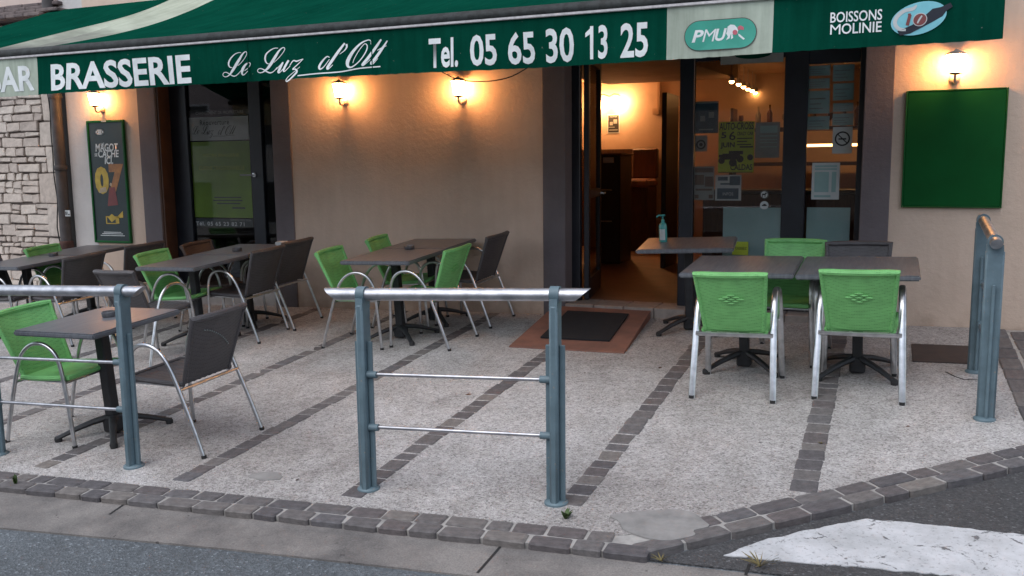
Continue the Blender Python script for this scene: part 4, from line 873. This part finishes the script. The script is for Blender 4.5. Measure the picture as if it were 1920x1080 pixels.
# ------------------------------------------------------------------ railings
def railing(x0, x1, y0, y1, label, ext0, ext1):
    d = Vector((x1-x0, y1-y0)); L = d.length; ang = atan2(d.y, d.x)
    t = thing('railing', label, 'railing', 'blue-grey railings at the terrace edge')
    za, zb2 = gz(x0, y0), gz(x1, y1); tl = math.atan2(zb2-za, L)
    t.matrix_world = Matrix.Translation((x0, y0, za)) @ Matrix.Rotation(ang, 4, 'Z')
    zo = lambda x: (zb2-za)*x/L
    for px in (0, L):
        z0 = zo(px); p = obj('post', None, t, (px, 0, z0))
        MB().bbox(-.020, .020, -.05, .044, .0, .955, .010).build('upright', 'teal', p, True)
        MB().bbox(-.046, -.021, -.012, .004, .012, .765, .003).bbox(.021, .046, -.012, .004, .012, .765, .003).build('flange', 'teal', p)
        MB().lathe([(.058, -.01), (.058, .006), (.05, .014), (.04, .018)], 18).build('foot_plate', 'teal', p, True)
        MB().tube([(-.022, 0, 1.0), (.022, 0, 1.0)], .040, 20).build('collar', 'teal', p, True)
        MB().prism([(-.019, -.046, .93), (-.019, .040, .93), (-.019, .042, .985), (-.019, -.042, .985)], (.038, 0, 0)).build('neck', 'teal', p)
    x_0, x_1 = -ext0, L+ext1; seg = 18; vs = []
    for xx, s in ((x_0, 1), (x_1, -1)):
        for k in range(seg):
            an = 2*pi*k/seg; vs.append((xx+.034*s*-sin(an)*1.1, .031*cos(an), zo(xx)+1.0+.031*sin(an)))
    MB().add(vs, [(k, (k+1) % seg, seg+(k+1) % seg, seg+k) for k in range(seg)]+[tuple(range(seg))[::-1], tuple(range(seg, 2*seg))]).build('handrail', 'steel', t, True)
    for z in (.33, .60):
        MB().tube([(.05, -.012, z+zo(.05)), (L-.05, -.012, z+zo(L-.05))], .0095, 10).build('bar', 'steel', t, True)
        for px, s in ((0, 1), (L, -1)): MB().tube([(px+s*.02, -.014, z+zo(px)), (px+s*.072, -.014, z+zo(px))], .018, 12).build('boss', 'teal', t, True)
railing(-4.90, -3.885, 3.645, 3.705, 'blue-grey railing with steel handrail in front of the lone small table', .15, .12)
railing(-2.385, -1.405, 3.775, 3.865, 'blue-grey railing with steel handrail standing alone in front of the entrance', .17, .13)
railing(.54, .56, 5.55, 6.53, 'blue-grey railing turned endwise beside the green board wall', .10, .10)

# ------------------------------------------------------------------ chairs
def make_chair(kind, wide=False):
    wick = {'green': 'green_wicker', 'charcoal': 'char_wicker', 'worn charcoal': 'char_wicker', 'brown': 'brown_wicker'}[kind]
    t = obj('wicker_armchair', None)
    rad = (.021, .012) if wide else .0125
    for s in (-1, 1):
        path = [(.248, .25, 0), (.242, .24, .20), (.238, .228, .40), (.236, .212, .52), (.235, .18, .592), (.235, .125, .634), (.235, .06, .646), (.235, -.005, .632), (.236, -.065, .59), (.238, -.115, .52), (.241, -.17, .39), (.246, -.25, .17), (.25, -.305, 0)]
        path = [(s*x, y, z) for x, y, z in spline(path, 3)]
        sf_ = MB().tube(path, rad, 10, side=(1, 0, 0)).build('side_frame', 'alu', t, True)
        for p in (path[0], path[-1]): MB().lathe([(.018 if wide else .0155, -.001), (.018 if wide else .0155, .018)], 10, (p[0], p[1], p[2])).build('foot_cap', 'rubber', t, True)
    MB().tube([(-.24, -.178, .392), (.24, -.178, .392)], (.015, .010) if wide else .010, 8).build('rear_crossbar', 'alu', t, True)
    MB().tube([(-.238, .222, .405), (.238, .222, .405)], .010, 8).build('front_crossbar', 'alu', t, True)
    for s in (-1, 1): MB().tube([(s*.19, .22, .40), (s*.19, -.155, .40)], .009, 6).build('seat_rail', 'alu', t)
    def seat(u, v):
        y = .245-.405*v; hw = .212-.02*v; x = -hw+2*hw*u
        z = .438-.030*v-.018*sin(pi*u)*sin(pi*min(1, v*1.1))+.012*v**4
        if kind != 'green': z += .0045*abs(sin(pi*9*u))
        return (x, y, z)
    so_ = MB().grid(seat, 36 if kind != 'green' else 14, 14, (0, 0, -.014)).build('seat', wick, t, True)
    rim = [seat(0, v/8) for v in range(8, -1, -1)]+[seat(u/8, 0) for u in range(1, 9)]+[seat(1, v/8) for v in range(1, 9)]
    MB().tube([(x, y, z-.006) for x, y, z in rim], .0165, 8).build('rolled_border', wick, so_, True)
    def back(u, v):
        hw = .180+.032*v; x = -hw+2*hw*u; y = -.150-.150*v-.030*sin(pi*u)*(.4+.6*v); z = .418+.382*v
        return (x, y, z)
    bo = MB().grid(back, 14, 14, (0, -.012, 0)).build('backrest', wick, t, True)
    rim = [back(0, v/10) for v in range(0, 11)]+[back(u/10, 1) for u in range(1, 11)]+[back(1, v/10) for v in range(9, -1, -1)]
    MB().tube([(x, y-.006, z) for x, y, z in rim], [.015]*10+[.021]*11+[.015]*10, 8).build('rolled_border', wick, bo, True)
    if kind == 'green':
        mo = MB()
        for r_, n in ((-2, 1), (-1, 2), (0, 3), (1, 2), (2, 1)):
            for k in range(n):
                u = .5+(k-(n-1)/2)*.135; p = Vector(back(u, .58+r_*.036)); mo.lathe([(.004, -.015), (.0085, 0), (.004, .015)], 6, (0, 0, 0))
                base_ = mo.v[-18:]; mo.v[-18:] = [(p.x+z*1.5, p.y-.016+x*1.0, p.z+y) for x, y, z in base_]
        mo.build('weave_motif', wick, bo, True)
    elif kind == 'worn charcoal':
        mo = MB()
        for i in range(14): x_, y_, z_ = back(.20+.58*i/13, .80-.36*(i/13)**1.4); mo.bbox(x_-.0045, x_+.0045, y_-.022, y_-.013, z_-.004, z_+.004, .002)
        mo.build('lighter_strand', 'grey_paper', bo)['kind'] = 'stuff'
    return t
protos = {}
def chair(x, y, ang, kind, label, wide=False, group=None):
    key = (kind, wide)
    if key not in protos: protos[key] = make_chair(kind, wide); c = protos[key]
    else: c = copy_tree(protos[key])
    c.matrix_world = stand(x, y, radians(ang)); tag(c, label, 'chair', group or f'{kind} wicker armchairs on the terrace'); return c
# ang: 0 faces the wall, 90 faces left (towards -x), -90 faces right
chair(-.865, 5.90, 0, 'green', 'green wicker armchair with its back to the street, at the table nearer the entrance', True)
chair(-.125, 6.03, -1.5, 'green', 'green wicker armchair with its back to the street, at the table nearer the green board', True)
chair(-.66, 6.72, 172, 'green', 'green wicker armchair with its back to the shop window', True)
chair(-.175, 6.58, 180, 'charcoal', 'charcoal wicker armchair tucked behind the table below the green board', True)
chair(-4.10, 6.57, -86, 'green', 'green wicker armchair facing the entrance at the street end of the bare wall table')
chair(-4.08, 7.33, -84, 'green', 'green wicker armchair facing the entrance at the wall end of the bare wall table')
chair(-3.54, 6.67, 88, 'green', 'green wicker armchair facing away from the entrance at the bare wall table')
chair(-3.53, 7.47, 88, 'charcoal', 'charcoal wicker armchair facing away from the entrance at the bare wall table')
chair(-3.86, 4.17, 88, 'worn charcoal', 'charcoal wicker armchair with a pale worn line at the lone small table by the railing')
chair(-4.75, 4.08, -88, 'green', 'green wicker armchair at the lone small table by the railing')
chair(-5.38, 6.60, 88, 'charcoal', 'charcoal wicker armchair at the street half of the window table, facing the stone house')
chair(-5.45, 7.14, 86, 'charcoal', 'charcoal wicker armchair at the wall half of the window table, facing the stone house')
chair(-5.64, 5.70, -3, 'charcoal', 'charcoal wicker armchair at the head of the window table, back to the street')
chair(-5.92, 6.40, -86, 'green', 'green wicker armchair on the stone house side of the window table')
chair(-5.94, 7.0, -86, 'brown', 'dark brown wicker armchair on the stone house side of the window table')
chair(-7.14, 6.20, 85, 'charcoal', 'charcoal wicker armchair at the street half of the stone wall table, facing the stone house')
chair(-7.12, 6.95, 80, 'charcoal', 'charcoal wicker armchair at the wall half of the stone wall table, facing the stone house')
chair(-7.72, 6.74, -86, 'green', 'green wicker armchair against the stone wall')
chair(-7.80, 6.12, -84, 'charcoal', 'charcoal wicker armchair on the stone wall side of the stone wall table')

# ------------------------------------------------------------------ tables
TH = .735
def make_table():
    t = obj('bistro_table', None)
    def top(n):
        bm = bmesh.new(); bmesh.ops.create_cube(bm, size=1)
        bmesh.ops.scale(bm, vec=(.70, .70, .034), verts=bm.verts)
        bmesh.ops.bevel(bm, geom=list(bm.edges), offset=.009, segments=2, affect='EDGES')
        me = bpy.data.meshes.new('table_top'); bm.to_mesh(me); bm.free(); me.materials.append(M['laminate']); return me
    obj('table_top', top(0), t, (0, 0, TH-.017))
    MB().bbox(-.033, .033, -.033, .033, .05, TH-.055, .006).build('column', 'iron', t)
    MB().bbox(-.22, .22, -.02, .02, TH-.056, TH-.035, .004).bbox(-.02, .02, -.22, -.021, TH-.056, TH-.035, .004).bbox(-.02, .02, .021, .22, TH-.056, TH-.035, .004).build('top_bracket', 'iron', t)
    MB().bbox(-.05, .05, -.05, .05, .012, .12, .012).build('hub', 'iron', t)
    for k in range(4):
        an = pi/4+k*pi/2; P = []
        for r_, z, ww, hh in ((.035, .105, .026, .022), (.12, .09, .024, .02), (.21, .065, .021, .017), (.29, .036, .020, .014), (.335, .022, .024, .014)): P.append(((r_*cos(an), r_*sin(an), z), (hh, ww)))
        ba = MB().tube([p for p, _ in P], [w_ for _, w_ in P], 8).build('base_arm', 'iron', t, True)
        MB().lathe([(.022, 0), (.024, .02), (.018, .034)], 10, (.325*cos(an), .325*sin(an), 0)).build('foot', 'rubber', ba, True)
    return t
TP = []
def table(x, y, ang, label, sx=1, sy=1, lift=0):
    if not TP: TP.append(make_table()); t = TP[0]
    else: t = copy_tree(TP[0])
    t.matrix_world = stand(x, y, radians(ang), lift); tag(t, label, 'table', 'grey topped bistro tables')
    for c in t.children:
        if c.name.startswith('table_top'): c.scale = (sx/.70, sy/.70, 1)
    return t
table(-.90, 6.38, 0, 'grey topped table set edge to edge with another, entrance side', .74, .76)
table(-.155, 6.36, 0, 'grey topped table set edge to edge with another, green board side', .73, .76)
table(-1.50, 7.42, 6.0, 'grey topped table with a sanitizer bottle on it', .76, .70)
table(-3.88, 6.75, 0, 'grey topped table at the bare wall, street half of its pair', .66, .71)
table(-3.90, 7.43, 0, 'grey topped table touching the bare wall, wall half of its pair', .66, .64)
table(-4.48, 4.14, 0, 'lone grey topped table behind the railing', .65, .70)
table(-5.725, 6.34, 0, 'grey topped table by the window, street half of its pair', .66, .70)
table(-5.745, 7.06, 0, 'grey topped table by the window, wall half of its pair', .66, .70)
table(-7.75, 6.28, 0, 'grey topped table by the stone wall, street half of its pair', .66, .70)
table(-7.77, 7.0, 0, 'grey topped table by the stone wall, wall half of its pair', .66, .70)
def ashtray(x, y, label):
    o = MB().lathe([(.040, 0), (.044, .004), (.046, .032), (.042, .034), (.039, .010), (.001, .008)], 18).build('ashtray', 'ashtray', None, True)
    o.matrix_world = stand(x, y, .3, TH+.0005); tag(o, label, 'ashtray', 'tin ashtrays on the tables')
ashtray(-5.72, 6.88, 'round tin ashtray on the window table'); ashtray(-3.93, 7.02, 'round tin ashtray on the bare wall table')
ashtray(-4.50, 4.18, 'round tin ashtray on the lone table behind the railing'); ashtray(-7.75, 6.55, 'round tin ashtray on the stone wall table')
bo_ = thing('sanitizer_bottle', 'teal pump bottle of hand sanitizer on the table by the entrance', 'bottle')
MB().lathe([(.031, 0), (.034, .006), (.034, .135), (.026, .155), (.013, .162)], 16).build('body', 'sanit', bo_, True); MB().lathe([(.015, .1615), (.015, .185), (.006, .19), (.006, .215)], 12).build('pump_neck', 'sanit', bo_, True)
MB().tube([(.02, 0, .222), (0, 0, .224), (-.035, 0, .222), (-.052, 0, .208)], .0075, 8).build('pump_spout', 'sanit', bo_, True)
lb = MB().grid(lambda u, v: (.0345*sin(-.7+1.4*u), -.0345*cos(-.7+1.4*u), .02+.09*v), 8, 2).build('label_print', 'paper', bo_); 
bo_.matrix_world = stand(-1.74, 7.44, 0, TH+.0005) @ Matrix.Scale(1.0, 4)
# paper napkin holder on the window table
o = MB().bbox(-.05, .05, -.04, .04, 0, .035, .004).build('napkin_box', 'paper'); o.matrix_world = stand(-5.52, 7.30, .2, TH+.0005); tag(o, 'small pale box on the window table corner', 'box')

# ------------------------------------------------------------------ weeds
def weed(px, py, n, hgt, label, m='leaf', sp=.05, wd=.012, h=-.005):
    c = G(px, py); t = thing('weed', label, 'weed'); t.location = (c.x, c.y, gz(c.x, c.y)+h)
    for i in range(n):
        an = random.uniform(0, 2*pi); L = hgt*random.uniform(.6, 1.1); r = sp*random.uniform(.4, 1); mb = MB(); wv = wd*random.uniform(.7, 1.2); pv = []
        for k in range(6):
            f = k/5; rr = r*f**1.4; z = L*(f-.25*f*f*(1 if m == 'leaf' else .5)); w_ = wv*sin(pi*(.12+.88*f))*(1 if k < 5 else .1)
            pv += [(rr*cos(an)-w_*sin(an), rr*sin(an)+w_*cos(an), z), (rr*cos(an)+w_*sin(an), rr*sin(an)-w_*cos(an), z+.002)]
        mb.add(pv, [(2*k, 2*k+1, 2*k+3, 2*k+2) for k in range(5)]); mb.build('leaf', m, t, True)
weed(1061, 972, 14, .06, 'small green weed at the foot of the lone railing post', sp=.045, wd=.010); weed(30, 908, 9, .075, 'small upright weed in the kerb joint by the lone table', sp=.02, wd=.010)
weed(1425, 1052, 22, .05, 'dry grass tuft in the crack beside the white crossing', 'dry', .09, .0025, -.026); weed(1240, 1040, 12, .03, 'sparse dry grass in the kerb corner joint', 'dry', .06, .0025, -.03)
weed(1540, 832, 6, .02, 'tiny dry weed beside the paving strip', 'dry', .02, .004)

# ------------------------------------------------------------------ houses across the street (unseen, added to shade the cafe wall and for reflections)
for i, (x0, x1, h, m, lb) in enumerate(((-27, -11, 4.6, 'stone', 'unseen stone house added across the street, with a low roof'), (-10.9, 3, 5.2, 'plaster', 'unseen beige house added across the street, opposite the cafe'), (3.1, 19, 4.4, 'white_wall', 'unseen whitish house added across the street, by the side road'))):
    hs_ = thing('house', lb, 'house'); y1 = -9.0; zb_ = gz(cl((x0+x1)/2, -14, 8), -6)-.4
    MB().box(x0, x1, y1-6, y1, zb_, zb_+h).build('wall', m, hs_)
    MB().prism([(x0-.3, y1+.4, zb_+h), (x0-.3, y1-6.4, zb_+h), (x0-.3, y1-3, zb_+h+2)], (x1-x0+.6, 0, 0)).build('roof', 'roof', hs_)
    n = int((x1-x0)/3)
    for k in range(n):
        xc = x0+(k+.5)*(x1-x0)/n
        for zc in (1.0, 3.6):
            w_ = MB().bbox(xc-.5, xc+.5, y1, y1+.04, zb_+zc, zb_+zc+1.5, .01).build('window', 'white_trim', hs_); MB().box(xc-.43, xc+.43, y1+.041, y1+.045, zb_+zc+.07, zb_+zc+1.43).build('pane', 'black', w_)
